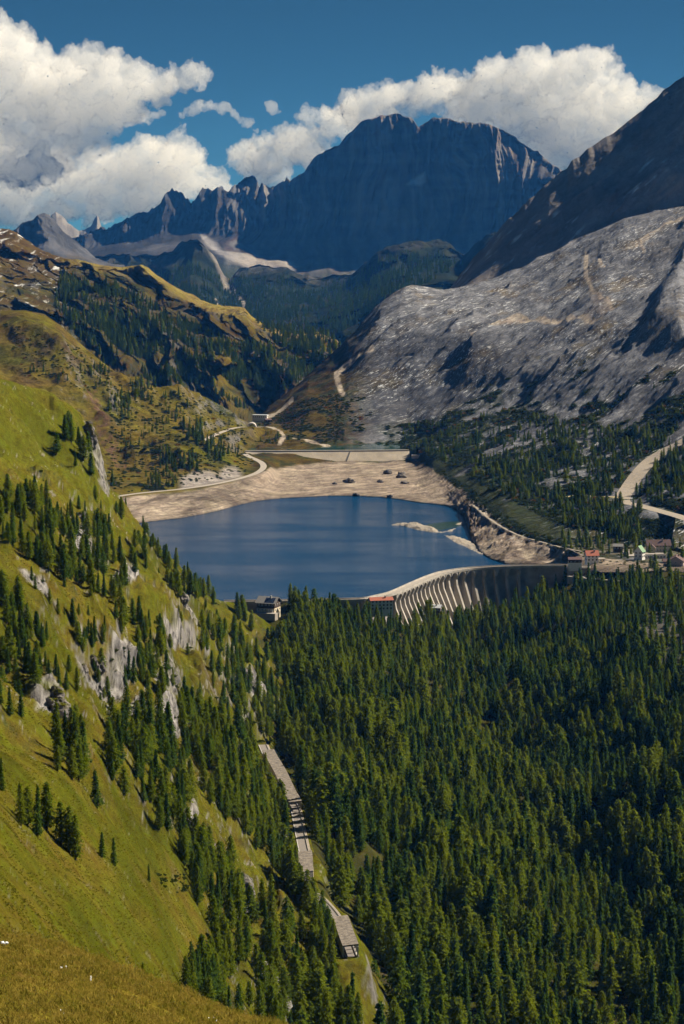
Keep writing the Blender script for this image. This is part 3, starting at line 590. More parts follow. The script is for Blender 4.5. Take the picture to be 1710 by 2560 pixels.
# ---- the near mountainside of pasture, crags and larch woods
cr8 = [(-300,830,1540),(0,940,1600),(60,958,1640),(130,988,1680),(175,1012,1705),(200,1035,1720),(225,1075,1735),(240,1115,1740),(250,1155,1745),(262,1198,1748),(275,1238,1752),(300,1266,1775),(345,1312,1805),(400,1376,1845),(460,1438,1905),(530,1486,1965),(580,1504,2015),(640,1537,2085),(680,1572,2135),(740,1622,2155),(800,1655,2160),(1060,1790,2240)]
LM = layer('pasture_slope', [
    [(-300,2800,300),(0,2760,330),(200,2780,470),(400,2800,600),(600,2820,760),(800,2850,900),(1060,2880,930)],
    [(-300,2240,400),(0,2330,450),(200,2400,560),(400,2480,690),(600,2560,860),(720,2610,980),(800,2660,1000),(900,2740,960),(1060,2880,985)],
    [(-300,1890,600),(0,2000,680),(200,2110,770),(400,2210,880),(600,2330,1020),(740,2400,1100),(800,2430,1095),(880,2450,1062),(960,2520,1090),(1060,2640,1130)],
    [(-300,1690,760),(0,1790,830),(200,1880,910),(400,1990,1010),(600,2150,1110),(740,2270,1172),(800,2300,1165),(860,2340,1130),(940,2400,1190),(1060,2500,1260)],
    [(-300,1520,900),(0,1600,970),(200,1680,1050),(400,1790,1150),(600,1960,1265),(690,2060,1330),(740,2110,1300),(780,2170,1255),(850,2240,1280),(1060,2360,1400)],
    [(-300,1310,1010),(0,1385,1080),(90,1412,1105),(200,1465,1140),(290,1515,1180),(400,1610,1260),(600,1790,1470),(676,1905,1508),(740,2005,1408),(800,2080,1385),(1060,2240,1520)],
    [(-300,1322,1120),(0,1398,1190),(90,1424,1215),(200,1476,1250),(290,1522,1280),(400,1600,1330),(600,1765,1530),(676,1865,1565),(740,1945,1510),(800,1995,1510),(1060,2130,1650)],
    [(-300,1170,1260),(0,1230,1290),(200,1320,1380),(400,1450,1480),(600,1620,1680),(700,1740,1720),(800,1840,1690),(1060,1970,1820)],
    [(-300,1040,1400),(0,1085,1450),(200,1180,1560),(300,1305,1640),(400,1416,1700),(500,1500,1800),(600,1550,1900),(700,1650,1950),(800,1730,1900),(1060,1850,2020)],
    cr8,
    dz([(a, d+60, float(P(a, b, d)[2])-55) for a, b, d in cr8]),
    dz([(a, d+330, -70) for a, b, d in cr8])],
    -300, 1060, 680, [10, 44, 40, 36, 36, 42, 14, 42, 44, 40, 8, 4], smooth_px=20)
p = LM.p; x, y, z = p[..., 0], p[..., 1], p[..., 2]; px, py, t = LM.px, LM.py, LM.t
endw = 1 - sstep(8.7, 9.0, t)*0.8
meadow = poly_mask(px, py, [(-300,1700),(0,1820),(120,1880),(300,2060),(420,2080),(540,2230),(560,2260),(480,2400),(500,2560),(-300,2560)], 40)
rough = 1 - 0.8*meadow
p[..., 2] += endw*(rough*(15*fbm(x/70, y/90, z/60, 5) + 17*(ridged((y-.25*x)/95+.2, (x+.25*y)/260, 0*x+3, 3)-0.5)*sstep(0.9, 2.0, t) + 5*(ridged(x/45, y/80, z/40, 4)-0.45)) + 1.6*fbm(x/22, y/30, z/20, 4) + meadow*5*fbm((x+0.5*y)/60, (y-x*0.5)/300, 0*x, 3))
# crags: the turf breaks off in steep steps; the ground is pushed out over these outlines
CRAGS = [([(215,1640),(250,1610),(330,1600),(352,1640),(330,1690),(290,1725),(262,1700)], 7), ([(160,1610),(190,1600),(215,1680),(240,1720),(200,1700)], 4), ([(70,1700),(120,1690),(160,1760),(205,1830),(160,1820),(90,1780)], 5),
         ([(380,1680),(415,1660),(440,1690),(440,1850),(405,1862),(392,1790)], 9), ([(310,1770),(345,1740),(375,1800),(365,1850),(330,1830)], 5), ([(400,1560),(470,1560),(495,1600),(470,1645),(430,1620)], 5),
         ([(470,1990),(490,2010),(497,2140),(480,2150),(465,2060)], 5), ([(600,2180),(632,2190),(640,2260),(610,2240)], 4), ([(655,2420),(700,2440),(760,2540),(730,2570),(660,2520)], 5), ([(440,1470),(480,1500),(500,1540),(460,1530)], 4),
         ([(560,1660),(640,1690),(680,1740),(640,1740),(590,1700)], 4), ([(216,1060),(236,1075),(262,1180),(278,1240),(256,1225),(235,1150)], 4), ([(690,2060),(715,2085),(712,2120),(690,2100)], 3), ([(140,1280),(210,1300),(260,1370),(200,1350)], 3), ([(280,1410),(340,1400),(360,1440),(300,1450)], 3), ([(40,1420),(110,1450),(125,1490),(70,1480)], 3)]
crag = np.zeros(px.shape)
wob = 14*fbm(x/14, y/14, z/14, 3)
for q_, a_ in CRAGS:
    m_ = poly_mask(px+wob, py+wob*0.6, q_, 16); crag = np.maximum(crag, m_)
    e_ = sstep(0.35, 0.75, m_); rg = ridged(x/9, z/16, y/14, 4)
    rg2 = ridged((x+y*.3)/5, z/22, y/30, 3); a_ = a_*0.55; p[..., 0] += e_*a_*0.35*(0.3+rg+rg2); p[..., 1] -= e_*a_*(0.1+0.5*rg+0.5*rg2); p[..., 2] += e_*a_*0.25*(0.3+fbm(x/6, y/6, z/6, 3))
flatten(LM, road_v, 5, 15, dz=-0.3)
n, sl = nrm_slope(LM)
p = LM.p; x, y, z = p[..., 0], p[..., 1], p[..., 2]
f1 = fbm(x/90, y/120, z/60, 4); f2 = fbm(x/20, y/26, z/18, 5); f3 = fbm(x/5, y/7, z/5, 4)
st = fbm((x+0.55*y)/10, (y-0.55*x)/90, 0*x+1, 4)
cov = lerp(GREEN*0.72, GREEN*1.15, np.clip(0.5+0.9*f1+0.7*st+0.5*f3, 0, 1)); cov = lerp(cov, DRY*0.92, np.clip(0.22+0.9*f2+0.7*f1+0.5*st, 0, 0.85))
cov = lerp(cov, DRY*1.05, 0.6*poly_mask(px, py, [(0,1390),(100,1425),(260,1500),(330,1560),(240,1570),(100,1500),(0,1450)], 25)*np.clip(0.7+f2, 0, 1))
cov = lerp(cov, GREEN*1.12, 0.6*poly_mask(px, py, [(-300,900),(0,940),(200,1030),(250,1230),(300,1280),(200,1250),(0,1130),(-300,1050)], 30))
cov = lerp(cov, FLOOR*1.1, np.clip((1-meadow)*(2.0*f2+0.9*f3-0.2)*sstep(400, 560, px), 0, 0.85))
cov = lerp(cov, MUGO*1.2, np.clip(rough*(2.2*f2+1.2*f3-0.85), 0, 0.8))
cov = lerp(cov, HEATH*1.2, 0.6*poly_mask(px, py, [(480,1690),(560,1700),(580,1740),(520,1745)], 14))
fis = ridged((x+0.3*y)/3.2, z/8.0, y/9.0, 3); rkc = ROCK*(1.45-1.35*np.clip(fis*1.5-0.2, 0, 1)+0.5*f3)[..., None]
cov = lerp(cov, rkc, np.clip(sstep(0.42, 0.62, crag + 0.12*f3)*1.0, 0, 1)*np.clip(0.95+1.1*f2, 0.25, 1))
cov = lerp(cov, ROCK*0.95, np.clip(rough*(sl-0.60)*6 + f3*1.1*rough + f2*0.6 - 0.25, 0, 0.85)*sstep(8.9, 8.3, t))
cov = lerp(cov, ROCK*1.1, np.clip(fbm(x/7+40, y/7, z/7, 3)*6-3.2+0.8*f1, 0, 0.8)*(0.2+0.8*rough))
M_past = terrain_mat('pasture', 1/6, 1/1.1, 0.5, 1.0, 1.1, hue=0.02)
finish(LM, M_past, cov)
MEADOW = meadow

# ---- close grassy brow at the bottom left
LH = layer('grassy_brow', [
    [(-400,3300,28),(0,3300,28),(400,3300,32),(900,3300,36)],
    [(-400,2700,52),(0,2720,54),(300,2760,58),(600,2800,62),(900,2860,66)],
    [(-400,2230,92),(-100,2300,95),(0,2338,97),(80,2352,98),(160,2376,100),(240,2402,101),(320,2432,103),(400,2462,104),(470,2496,106),(530,2522,107),(600,2540,108),(690,2562,109),(900,2640,112)],
    [(-400,2260,110),(0,2370,115),(400,2500,122),(690,2600,128),(900,2690,132)],
    dz([(-400,260,180),(0,260,180),(400,280,150),(900,300,120)])], -400, 900, 420, [40, 150, 20, 6])
p = LH.p; x, y, z = p[..., 0], p[..., 1], p[..., 2]
p[..., 2] += 0.35*fbm(x/5, y/5, 0*x, 4) + 0.10*fbm(x/0.8, y/0.8, 0*x, 3)
f1 = fbm(x/6, y/6, 0*x, 4); f2 = fbm(x/1.2, y/1.2, 0*x, 4)
cov = lerp(GREEN*1.1, DRY*1.5, np.clip(0.7+0.9*f1+0.8*f2, 0, 1)); cov = lerp(cov, HEATH*1.5, np.clip(f2*1.4+0.9*fbm(x/9+3, y/9, 0*x, 3)-0.25, 0, 0.6))
cov = lerp(cov, np.array([0.26, 0.19, 0.075]), sstep(1.72, 1.95, LH.t)*0.8)
M_brow = terrain_mat('brow_grass', 1.2, 9.0, 0.45, 1.0, 0.12, hue=0.015)
finish(LH, M_brow, cov)
# ------------------------------------------------------------------ water
m, t_ = newmat('lake_water'); b = N(t_, 'ShaderNodeBsdfPrincipled', Roughness=0.12, IOR=1.33); b.inputs['Base Color'].default_value = (0.002, 0.042, 0.11, 1)
o = N(t_, 'ShaderNodeOutputMaterial'); g = N(t_, 'ShaderNodeNewGeometry')
n1 = N(t_, 'ShaderNodeTexNoise', Scale=0.35, Detail=4.0, Roughness=0.6); n2 = N(t_, 'ShaderNodeTexNoise', Scale=0.012, Detail=3.0)
mp = N(t_, 'ShaderNodeMapping'); mp.inputs['Scale'].default_value = (0.35, 1.0, 1.0); t_.links.new(g.outputs['Position'], mp.inputs['Vector']); t_.links.new(mp.outputs[0], n2.inputs['Vector'])
t_.links.new(g.outputs['Position'], n1.inputs['Vector'])
mr = N(t_, 'ShaderNodeMapRange'); mr.inputs['From Min'].default_value = 0.35; mr.inputs['From Max'].default_value = 0.65; mr.inputs['To Min'].default_value = 0.4; mr.inputs['To Max'].default_value = 0.9
t_.links.new(n2.outputs['Fac'], mr.inputs['Value'])
bp = N(t_, 'ShaderNodeBump', Distance=1.2); t_.links.new(mr.outputs[0], bp.inputs['Strength']); mr2 = N(t_, 'ShaderNodeMapRange'); mr2.inputs['From Min'].default_value = 0.4; mr2.inputs['From Max'].default_value = 0.62; mr2.inputs['To Min'].default_value = 0.05; mr2.inputs['To Max'].default_value = 0.16; t_.links.new(n2.outputs['Fac'], mr2.inputs['Value']); t_.links.new(mr2.outputs[0], b.inputs['Roughness']); t_.links.new(n1.outputs['Fac'], bp.inputs['Height']); t_.links.new(bp.outputs[0], b.inputs['Normal'])
t_.links.new(b.outputs[0], o.inputs['Surface']); M_water = m
sel = crest[(proj(crest)[0] > 700)]
ring = [tuple(a) for a in (sel[:, :2] + np.array([0.0, 3.0]))]
ring += [(330, 2440), (300, 2700), (240, 3150), (160, 3380), (20, 3420), (-120, 3330), (-330, 3180), (-480, 2900), (-480, 2300), (-130, 2235)]
v = [(a, b_, 0.0) for a, b_ in ring] + [(a, b_, -3.0) for a, b_ in ring]; n_ = len(ring)
from mathutils.geometry import tessellate_polygon
tri = tessellate_polygon([[Vector(q) for q in v[:n_]]])
f = [tuple(q) for q in tri]
wo_ = mesh_obj('lake_water', v, f + [(i, (i+1) % n_, n_+(i+1) % n_, n_+i) for i in range(n_)], M_water, smooth=False); tag(wo_, kind='structure')
m2 = plain('reservoir_water', (0.01, 0.05, 0.045), 0.08, 0.1, 0.05); 
q = Pz(*np.array([(585,1126),(1000,1126),(1000,1104),(585,1104)]).T, 20.6)
tag(mesh_obj('reservoir_water', list(q)+[tuple(a-np.array([0, 0, 3])) for a in q], [(0,1,2,3),(0,4,5,1),(1,5,6,2),(2,6,7,3),(3,7,4,0)], m2, smooth=False), kind='structure')

q = Pz(*np.array([(1062,1324),(1052,1316),(1075,1310),(1110,1305),(1150,1303),(1162,1309),(1140,1318),(1100,1326)]).T, 0.004)
tag(mesh_obj('lake_shallows', [tuple(a) for a in q], [tuple(range(len(q)))], plain('green_shallows', (0.012, 0.045, 0.022), 0.1, 0.3, 0.05), smooth=False), kind='structure')
# ------------------------------------------------------------------ clouds, far beyond the massif
cm, ct = newmat('cloud_vapour')
vol = N(ct, 'ShaderNodeVolumeScatter', Density=0.0042, Anisotropy=0.3); vol.inputs['Color'].default_value = (1, 1, 1, 1)
df_ = N(ct, 'ShaderNodeBsdfDiffuse'); df_.inputs['Color'].default_value = (0.9, 0.9, 0.9, 1); tl = N(ct, 'ShaderNodeBsdfTranslucent'); tl.inputs['Color'].default_value = (0.9, 0.9, 0.9, 1)
tr = N(ct, 'ShaderNodeBsdfTransparent'); m1 = N(ct, 'ShaderNodeMixShader', Fac=0.5); m3 = N(ct, 'ShaderNodeMixShader', Fac=0.04)
ct.links.new(df_.outputs[0], m1.inputs[1]); ct.links.new(tl.outputs[0], m1.inputs[2]); ct.links.new(tr.outputs[0], m3.inputs[1]); ct.links.new(m1.outputs[0], m3.inputs[2])
co = N(ct, 'ShaderNodeOutputMaterial'); ct.links.new(m3.outputs[0], co.inputs['Surface']); ct.links.new(vol.outputs[0], co.inputs['Volume'])
def cloud(label, puffs, d, seed, vox=26.0, amp=0.75):
    rg = random.Random(seed); bm = bmesh.new()
    for (px_, py_, r_) in puffs:
        rad = r_/F*d
        for k in range(4):
            s_ = 1.0 if k == 0 else rg.uniform(0.4, 0.7)
            c = P(px_ + (0 if k == 0 else rg.uniform(-.75, .75)*r_), py_ + (0 if k == 0 else rg.uniform(-.6, .45)*r_), d + (rg.uniform(-.3, .3) if k == 0 else rg.uniform(-1, 1))*rad)
            M = Matrix.Translation(Vector(c)) @ Matrix.Diagonal((1.08, 1.0, 0.9, 1))
            bmesh.ops.create_icosphere(bm, subdivisions=3, radius=rad*s_*0.92, matrix=M)
    me = bpy.data.meshes.new('cloud'); bm.to_mesh(me); bm.free(); tmp = bpy.data.objects.new('cloud_tmp', me); COL.objects.link(tmp)
    def revox(o_, vx):
        md = o_.modifiers.new('r', 'REMESH'); md.mode = 'VOXEL'; md.voxel_size = vx
        dg = bpy.context.evaluated_depsgraph_get(); r_ = bpy.data.meshes.new_from_object(o_.evaluated_get(dg)); o_.modifiers.clear(); o_.data = r_; return r_
    def billow(m_, octs):
        n = len(m_.vertices); co_ = np.empty(n*3, np.float32); m_.vertices.foreach_get('co', co_); co_ = co_.reshape(-1, 3)
        for fr, a in octs:
            nr = np.empty(n*3, np.float32); m_.vertex_normals.foreach_get('vector', nr); nr = nr.reshape(-1, 3); q = co_/fr
            bl = 1 - 2*np.abs(pn3(q[:, 0]+seed, q[:, 1], q[:, 2]))*1.5
            co_ += nr*(a*amp*(bl-0.35)+a*amp*0.7*pn3(q[:, 0]*1.9, q[:, 1]*1.9+seed, q[:, 2]*1.9))[:, None]
            m_.vertices.foreach_set('co', co_.ravel()); m_.update()
    billow(revox(tmp, vox), ((340.0, 150.0), (130.0, 85.0), (60.0, 48.0)))
    m_ = revox(tmp, vox*0.62); bpy.data.objects.remove(tmp)
    bm = bmesh.new(); bm.from_mesh(m_); seen = set(); kill = []       # keep the outer hulls only
    for v0 in bm.verts:
        if v0 in seen: continue
        st_ = [v0]; seen.add(v0); isl = []
        while st_:
            a_ = st_.pop(); isl.append(a_)
            for e_ in a_.link_edges:
                b_ = e_.other_vert(a_)
                if b_ not in seen: seen.add(b_); st_.append(b_)
        top = max(isl, key=lambda w: w.co.z)
        if len(isl) < 300 or top.normal.z < 0: kill += isl
    bmesh.ops.delete(bm, geom=kill, context='VERTS'); bm.to_mesh(m_); bm.free()
    billow(m_, ((42.0, 24.0), (30.0, 12.0)))
    m_.materials.clear(); m_.materials.append(cm); m_.polygons.foreach_set('use_smooth', np.ones(len(m_.polygons), bool))
    o = bpy.data.objects.new('cloud', m_); COL.objects.link(o); tag(o, label, 'cloud', 'clouds over the mountains'); return o
cloud('large billowing cumulus bank piled above the left peaks', [(-60,130,100),(30,130,62),(75,160,60),(120,200,60),(190,190,62),(250,185,60),(310,205,50),(360,205,45),(410,215,38),(450,205,34),(478,192,32),(60,260,90),(160,280,80),(250,280,60),(310,270,50),(40,380,90),(130,370,70),(-60,330,110),(200,345,60)], 23500, 1)
cloud('low grey-bottomed cumulus bank resting behind the jagged towers', [(20,450,70),(90,450,60),(160,450,55),(220,440,60),(290,415,55),(340,430,55),(370,390,50),(425,372,45),(440,420,60),(400,455,60),(490,450,42),(530,465,34),(300,475,60),(200,490,50),(0,520,60),(80,525,50),(150,530,40),(250,525,46),(330,500,50),(560,480,26)], 24500, 2)
cloud('bright cumulus heap behind the pinnacles at the valley head', [(612,420,34),(640,398,48),(690,378,52),(720,360,42),(660,440,40),(760,345,40),(800,325,44),(850,300,46),(780,380,50)], 24000, 3)
cloud('huge white cloud cap spilling over the summit wall', [(900,272,46),(950,262,50),(1000,240,46),(1050,235,50),(1090,222,42),(1130,235,60),(1190,225,55),(1240,205,55),(1290,205,60),(1340,190,55),(1400,185,55),(1450,185,50),(1490,165,40),(1510,190,44),(1530,220,44),(1300,280,80),(1200,300,70),(1400,290,90),(1480,270,80),(1540,280,60),(1380,380,70),(1310,370,60),(1450,370,60),(1590,275,40),(1625,250,32),(1660,232,24),(1500,330,60)], 23500, 4)
cloud('thin torn cloud scrap floating left of the summit', [(455,285,9),(478,276,12),(503,264,13),(530,266,14),(558,274,11),(585,288,7),(600,304,9),(622,312,11),(640,325,8)], 23000, 5, 12, 0.3)
cloud('little oval cloud puff under the torn scrap', [(368,298,8),(386,290,10),(406,282,8)], 23000, 6, 10, 0.25)
cloud('tiny lone cloud puff high over the jagged ridge', [(672,262,9),(680,268,10),(684,276,7),(700,280,4)], 23000, 7, 9, 0.2)

# ------------------------------------------------------------------ haze
hm, ht = newmat('haze_air'); hv = N(ht, 'ShaderNodeVolumePrincipled'); hv.inputs['Color'].default_value = (0.06, 0.32, 1.0, 1); hv.inputs['Density'].default_value = 1.5e-5; hv.inputs['Anisotropy'].default_value = 0.0; hv.inputs['Absorption Color'].default_value = (1, 1, 1, 1)
ho = N(ht, 'ShaderNodeOutputMaterial'); ht.links.new(hv.outputs[0], ho.inputs['Volume'])
hz = MB().box(-6500, 6500, -400, 20500, -220, 1250).build('haze', hm); tag(hz, kind='stuff')
# ------------------------------------------------------------------ roads
M_asph = plain('asphalt', (0.20, 0.175, 0.155), 0.9, 0.15, 0.6); M_gravel = plain('gravel', (0.29, 0.245, 0.195), 0.95, 0.25, 0.35, 0.4); M_pale = plain('pale_road', (0.34, 0.30, 0.26), 0.9, 0.15, 0.4)
M_paint = plain('road_paint', (0.7, 0.68, 0.63), 0.7, 0.1, 1.0)
M_conc = plain('concrete', (0.43, 0.39, 0.34), 0.85, 0.28, 0.12, 0.15); M_concd = plain('stained_concrete', (0.38, 0.345, 0.32), 0.85, 0.4, 0.10, 0.2)
tag(ribbon('shore_road', road_shore, 9, M_pale), kind='structure'); tag(ribbon('pass_road', road_pass, 9, M_pale), kind='structure')
tag(ribbon('lakeside_path', road_east, 3.2, M_gravel), kind='structure')
wt = np.interp(np.arange(len(track)), [0, len(track)*0.45, len(track)*0.55, len(track)-1], [21, 19, 17, 17]); tag(ribbon('gravel_track', track, wt, M_gravel), kind='structure')
tag(ribbon('grassy_track', track2, np.interp(np.arange(len(track2)), [0, len(track2)-1], [13, 7]), plain('worn_grass', (0.36, 0.29, 0.13), 0.95, 0.3, 0.2)), kind='structure')
vr = ribbon('valley_road', road_v, 5.0, M_asph); tag(vr, kind='structure')
sv = side(road_v)
def offs(poly, o, dz_=0.0): s_ = side(poly); q = poly.copy(); q[:, :2] += s_*o; q[:, 2] += dz_; return q
for o_ in (-2.2, 2.2):
    tag(ribbon('road_marking', offs(road_v, o_, 0.158), 0.22, M_paint, thick=0.0, lift=0.004), kind='structure')
tag(ribbon('road_verge', offs(road_v, -3.5, -0.05), 1.5, M_gravel), kind='structure')
# guard rail on the outer edge
g_ = empty('guard_rail', road_v[len(road_v)//2]); tag(g_, 'long steel guard rail along the outer edge of the valley road', 'guard rail')
inv = -Vector(g_.location); M_rail = plain('galvanised_steel', (0.45, 0.45, 0.44), 0.5, 0.1, 2.0, metal=0.4)
o = ribbon('rail', offs(road_v, -2.75, 0.75), 0.14, M_rail, thick=0.3, lift=0.0, parent=g_); o.location = inv
pb = MB()
for a in offs(road_v, -2.75)[::2]: pb.box(a[0]-.07, a[0]+.07, a[1]-.07, a[1]+.07, a[2]-.5, a[2]+.75)
o = pb.build('posts', M_rail, g_); o.location = inv; o['kind'] = 'stuff'

# avalanche galleries over the valley road
M_roof = plain('gallery_roof', (0.19, 0.16, 0.13), 0.9, 0.6, 0.4, 0.6)
def gallery(label, i0, i1, roof_h=5.6):
    seg = road_v[i0:i1+1]; g = empty('road_gallery', seg[0]); tag(g, label, 'gallery', 'avalanche galleries on the valley road'); iv = -Vector(g.location)
    s_ = side(seg); n = len(seg)
    def prism(nm, o0, o1, z0, z1, mat, tilt=0.0):
        v = []; f = []
        for i in range(n):
            for o_, z_ in ((o0, z1+tilt), (o1, z1-tilt), (o1, z0-tilt), (o0, z0+tilt)):
                v.append((seg[i, 0]+s_[i, 0]*o_, seg[i, 1]+s_[i, 1]*o_, seg[i, 2]+z_))
        for i in range(n-1):
            a, b = 4*i, 4*i+4
            f += [(a, b, b+1, a+1), (a+1, b+1, b+2, a+2), (a+2, b+2, b+3, a+3), (a+3, b+3, b, a)]
        f += [(0,1,2,3), (4*n-1,4*n-2,4*n-3,4*n-4)]
        o = mesh_obj(nm, v, f, mat, g, smooth=False); o.location = iv; return o
    prism('roof_slab', -3.9, 3.7, roof_h-0.5, roof_h+0.25, M_roof, 0.35)
    prism('back_wall', 3.0, 3.6, -0.5, roof_h-1.05, M_concd)
    prism('edge_beam', -3.8, -3.3, roof_h-0.7, roof_h-0.18, M_conc)
    prism('plinth', -3.8, -3.1, -2.0, 0.5, M_conc)
    for i in range(0, n, 1):
        c = seg[i, :2] + s_[i]*-3.5; ang = math.atan2(s_[i, 1], s_[i, 0])
        o = MB().box(-0.35, 0.35, -0.35, 0.35, 0.5, roof_h-0.7).build('column', M_conc, g); o.location = Vector((c[0], c[1], seg[i, 2])) + iv; o.rotation_euler = (0, 0, ang)
# direction of travel is towards the camera, so the valley (photo right) is on the left-hand side: negative offsets
def idx_at(py_): return int(np.argmin(np.abs(proj(road_v)[1]-py_)))
gallery('long curved concrete avalanche gallery at the top of the valley road', idx_at(1896), idx_at(2030))
gallery('short flat-roofed concrete gallery midway along the valley road', idx_at(2150), idx_at(2206))
gallery('lowest concrete gallery with earth on its roof beside grassy bank', idx_at(2320), len(road_v)-1)

# ------------------------------------------------------------------ the big dam
dam = empty('dam', (float(crest[len(crest)//2, 0]), float(crest[len(crest)//2, 1]), DAMZ)); tag(dam, 'curved concrete buttress dam holding back the blue lake', 'dam'); iv = -Vector(dam.location)
def sweep(name, prof, mat, parent, poly=crest, loc=iv, smooth=False):
    """prof: closed loop of (offset downstream, z above the crest)"""
    s_ = side(poly); n = len(poly); k = len(prof); v = []; f = []
    for i in range(n):
        for o_, z_ in prof: v.append((poly[i, 0]+s_[i, 0]*o_, poly[i, 1]+s_[i, 1]*o_, poly[i, 2]+z_))
    for i in range(n-1):
        for j in range(k): a = i*k+j; b = i*k+(j+1) % k; f.append((a, b, b+k, a+k))
    f += [tuple(range(k-1, -1, -1)), tuple(range((n-1)*k, n*k))]
    o = mesh_obj(name, v, f, mat, parent, smooth=smooth); o.location = loc; return o
DW = 9.0
wall_ = sweep('upstream_wall', [(-0.5, -1.0), (2.2, -1.0), (3.2, -20), (8.0, -62), (-3.0, -62)], M_concd, dam, smooth=False)
sweep('deck', [(-1.0, -0.99), (-1.0, 0.0), (DW, 0.0), (DW, -0.99)], M_conc, dam)
sweep('roadway', [(0.6, 0.003), (0.6, 0.05), (DW-1.6, 0.05), (DW-1.6, 0.003)], M_pale, dam)
sweep('parapet', [(-0.95, 0.003), (-0.95, 1.15), (-0.45, 1.15), (-0.45, 0.003)], M_conc, dam)
sweep('parapet', [(DW-0.5, 0.003), (DW-0.5, 1.1), (DW-0.05, 1.1), (DW-0.05, 0.003)], M_conc, dam)
pst = MB(); s_ = side(crest)
for i in range(0, len(crest), 1):
    for o_ in (-0.7, DW-0.27):
        c = crest[i, :2]+s_[i]*o_; pst.box(c[0]-.18, c[0]+.18, c[1]-.18, c[1]+.18, DAMZ+1.16, DAMZ+1.55)
o = pst.build('parapet_caps', M_conc, dam); o.location = iv; o['kind'] = 'stuff'
i_at = lambda px_: int(np.argmin(np.abs(proj(crest)[0]-px_)))
la = np.concatenate([[0], np.cumsum(np.linalg.norm(np.diff(crest[:, :2], axis=0), axis=1))])
s0, s1 = la[i_at(972)], la[i_at(1292)]; NB = 20
bs = np.linspace(s0, s1, NB)
def at_s(s):
    c = np.array([np.interp(s, la, crest[:, 0]), np.interp(s, la, crest[:, 1])]); d_ = np.array([np.interp(s, la, side(crest)[:, 0]), np.interp(s, la, side(crest)[:, 1])]); return c, d_/np.linalg.norm(d_)
bf = None
for k, sb in enumerate(bs):
    c, d_ = at_s(sb); tt = np.array([-d_[1], d_[0]]); w0 = 1.25; mb = MB(); shape = [(2.3, -1.3), (DW-0.6, -1.3), (DW-0.6, -4.5), (DW-2.6, -9), (DW-1.6, -15), (DW+19, -62), (6.0, -62)]
    v = []
    for sg in (-1, 1):
        for o_, z_ in shape:
            ww = w0*(1.0 + 0.75*max(0, 1-abs(z_+1.3)/4) if o_ > 4 else 1.0)
            q = c + d_*o_ + tt*ww*sg; v.append((q[0], q[1], DAMZ+z_))
    m_ = len(shape); f = [tuple(range(m_)), tuple(range(2*m_-1, m_-1, -1))] + [(i, m_+i, m_+(i+1) % m_, (i+1) % m_) for i in range(m_)]
    mb.add(v, f); o = mb.build('buttress', M_conc, dam); o.location = iv
    if k < NB-1:                                   # arch under the deck edge between two buttresses
        v = []; f = []; na = 9; s2 = bs[k+1]
        for j in range(na):
            u = j/(na-1); cc, dd_ = at_s(sb + (s2-sb)*(0.09+0.82*u)); h_ = -1.6 - 3.2*(1-math.sqrt(max(0, 1-(2*u-1)**2)))
            for o_ in (DW-1.0, DW-0.15):
                q = cc+dd_*o_; v += [(q[0], q[1], DAMZ-1.02), (q[0], q[1], DAMZ+h_)]
        for j in range(na-1):
            a, b = 4*j, 4*j+4; f += [(a+2, a+3, b+3, b+2), (a, b, b+1, a+1), (a+1, b+1, b+3, a+3), (a, a+2, b+2, b)]
        o = mesh_obj('arch', v, f, M_conc, dam, smooth=False); o.location = iv
# plain wall with shallow joints right of the buttresses
sb = s1 + 8
while sb < la[-1]-6:
    c, d_ = at_s(sb); tt = np.array([-d_[1], d_[0]]); v = []
    for o_, z_ in ((2.0, -1.2), (2.55, -1.2), (3.6, -20), (7, -50), (2.0, -50)):
        for sg in (-.35, .35): q = c+d_*o_+tt*sg; v.append((q[0], q[1], DAMZ+z_))
    o = mesh_obj('wall_rib', v, [(0,2,4,6,8), (9,7,5,3,1)] + [(2*i, 2*i+1, (2*i+3) % 10, (2*i+2) % 10) for i in range(5)], M_concd, dam, smooth=False); o.location = iv; sb += 14

# ------------------------------------------------------------------ the far dam at the head of the dry bed
fd = smooth_poly(Pz(*np.array([(612,1127.5),(640,1127),(700,1127),(800,1126.5),(900,1126),(980,1125.5),(1022,1125)]).T, 22.0), 10.0)
fdo = empty('far_dam', tuple(fd[len(fd)//2])); tag(fdo, 'long low pale concrete dam across the head of the dry bed', 'dam'); iv2 = -Vector(fdo.location)
M_fd = plain('pale_concrete', (0.43, 0.365, 0.285), 0.9, 0.22, 0.05, 0.1)
sweep('face', [(-1.0, -0.6), (3.2, -0.6), (21, -15), (26, -22), (-1, -22)], M_fd, fdo, fd, iv2)
sweep('crest_cap', [(-1.3, -0.58), (-1.3, 0.6), (3.6, 0.6), (3.6, -0.58)], M_conc, fdo, fd, iv2)
sweep('toe', [(20.0, -16.5), (20.0, -13.4), (24, -14.4), (25, -17)], M_conc, fdo, fd[int(len(fd)*.1):int(len(fd)*.55)], iv2)
k_ = int(np.argmin(np.abs(proj(fd)[0]-868))); s_ = side(fd)[k_]; tt = np.array([-s_[1], s_[0]]); v = []
for o_, z_, sh_ in ((3.3, -0.65, 0), (4.6, -0.9, 0), (23, -15.2, 7), (21, -16.6, 7)):
    for sg in (-.8, .8): q = fd[k_, :2]+s_*o_+tt*(sg-sh_); v.append((q[0], q[1], 22+z_))
o = mesh_obj('stairway', v, [(0,2,4,6), (7,5,3,1), (0,1,3,2), (2,3,5,4), (4,5,7,6), (6,7,1,0)], plain('dark_concrete', (0.09, 0.085, 0.08)), fdo, smooth=False); o.location = iv2
q = Pz(1052, 1140, 16); bi = empty('intake_ramp', tuple(q)); tag(bi, 'flat concrete intake ramp beside the right end of the far dam', 'ramp')
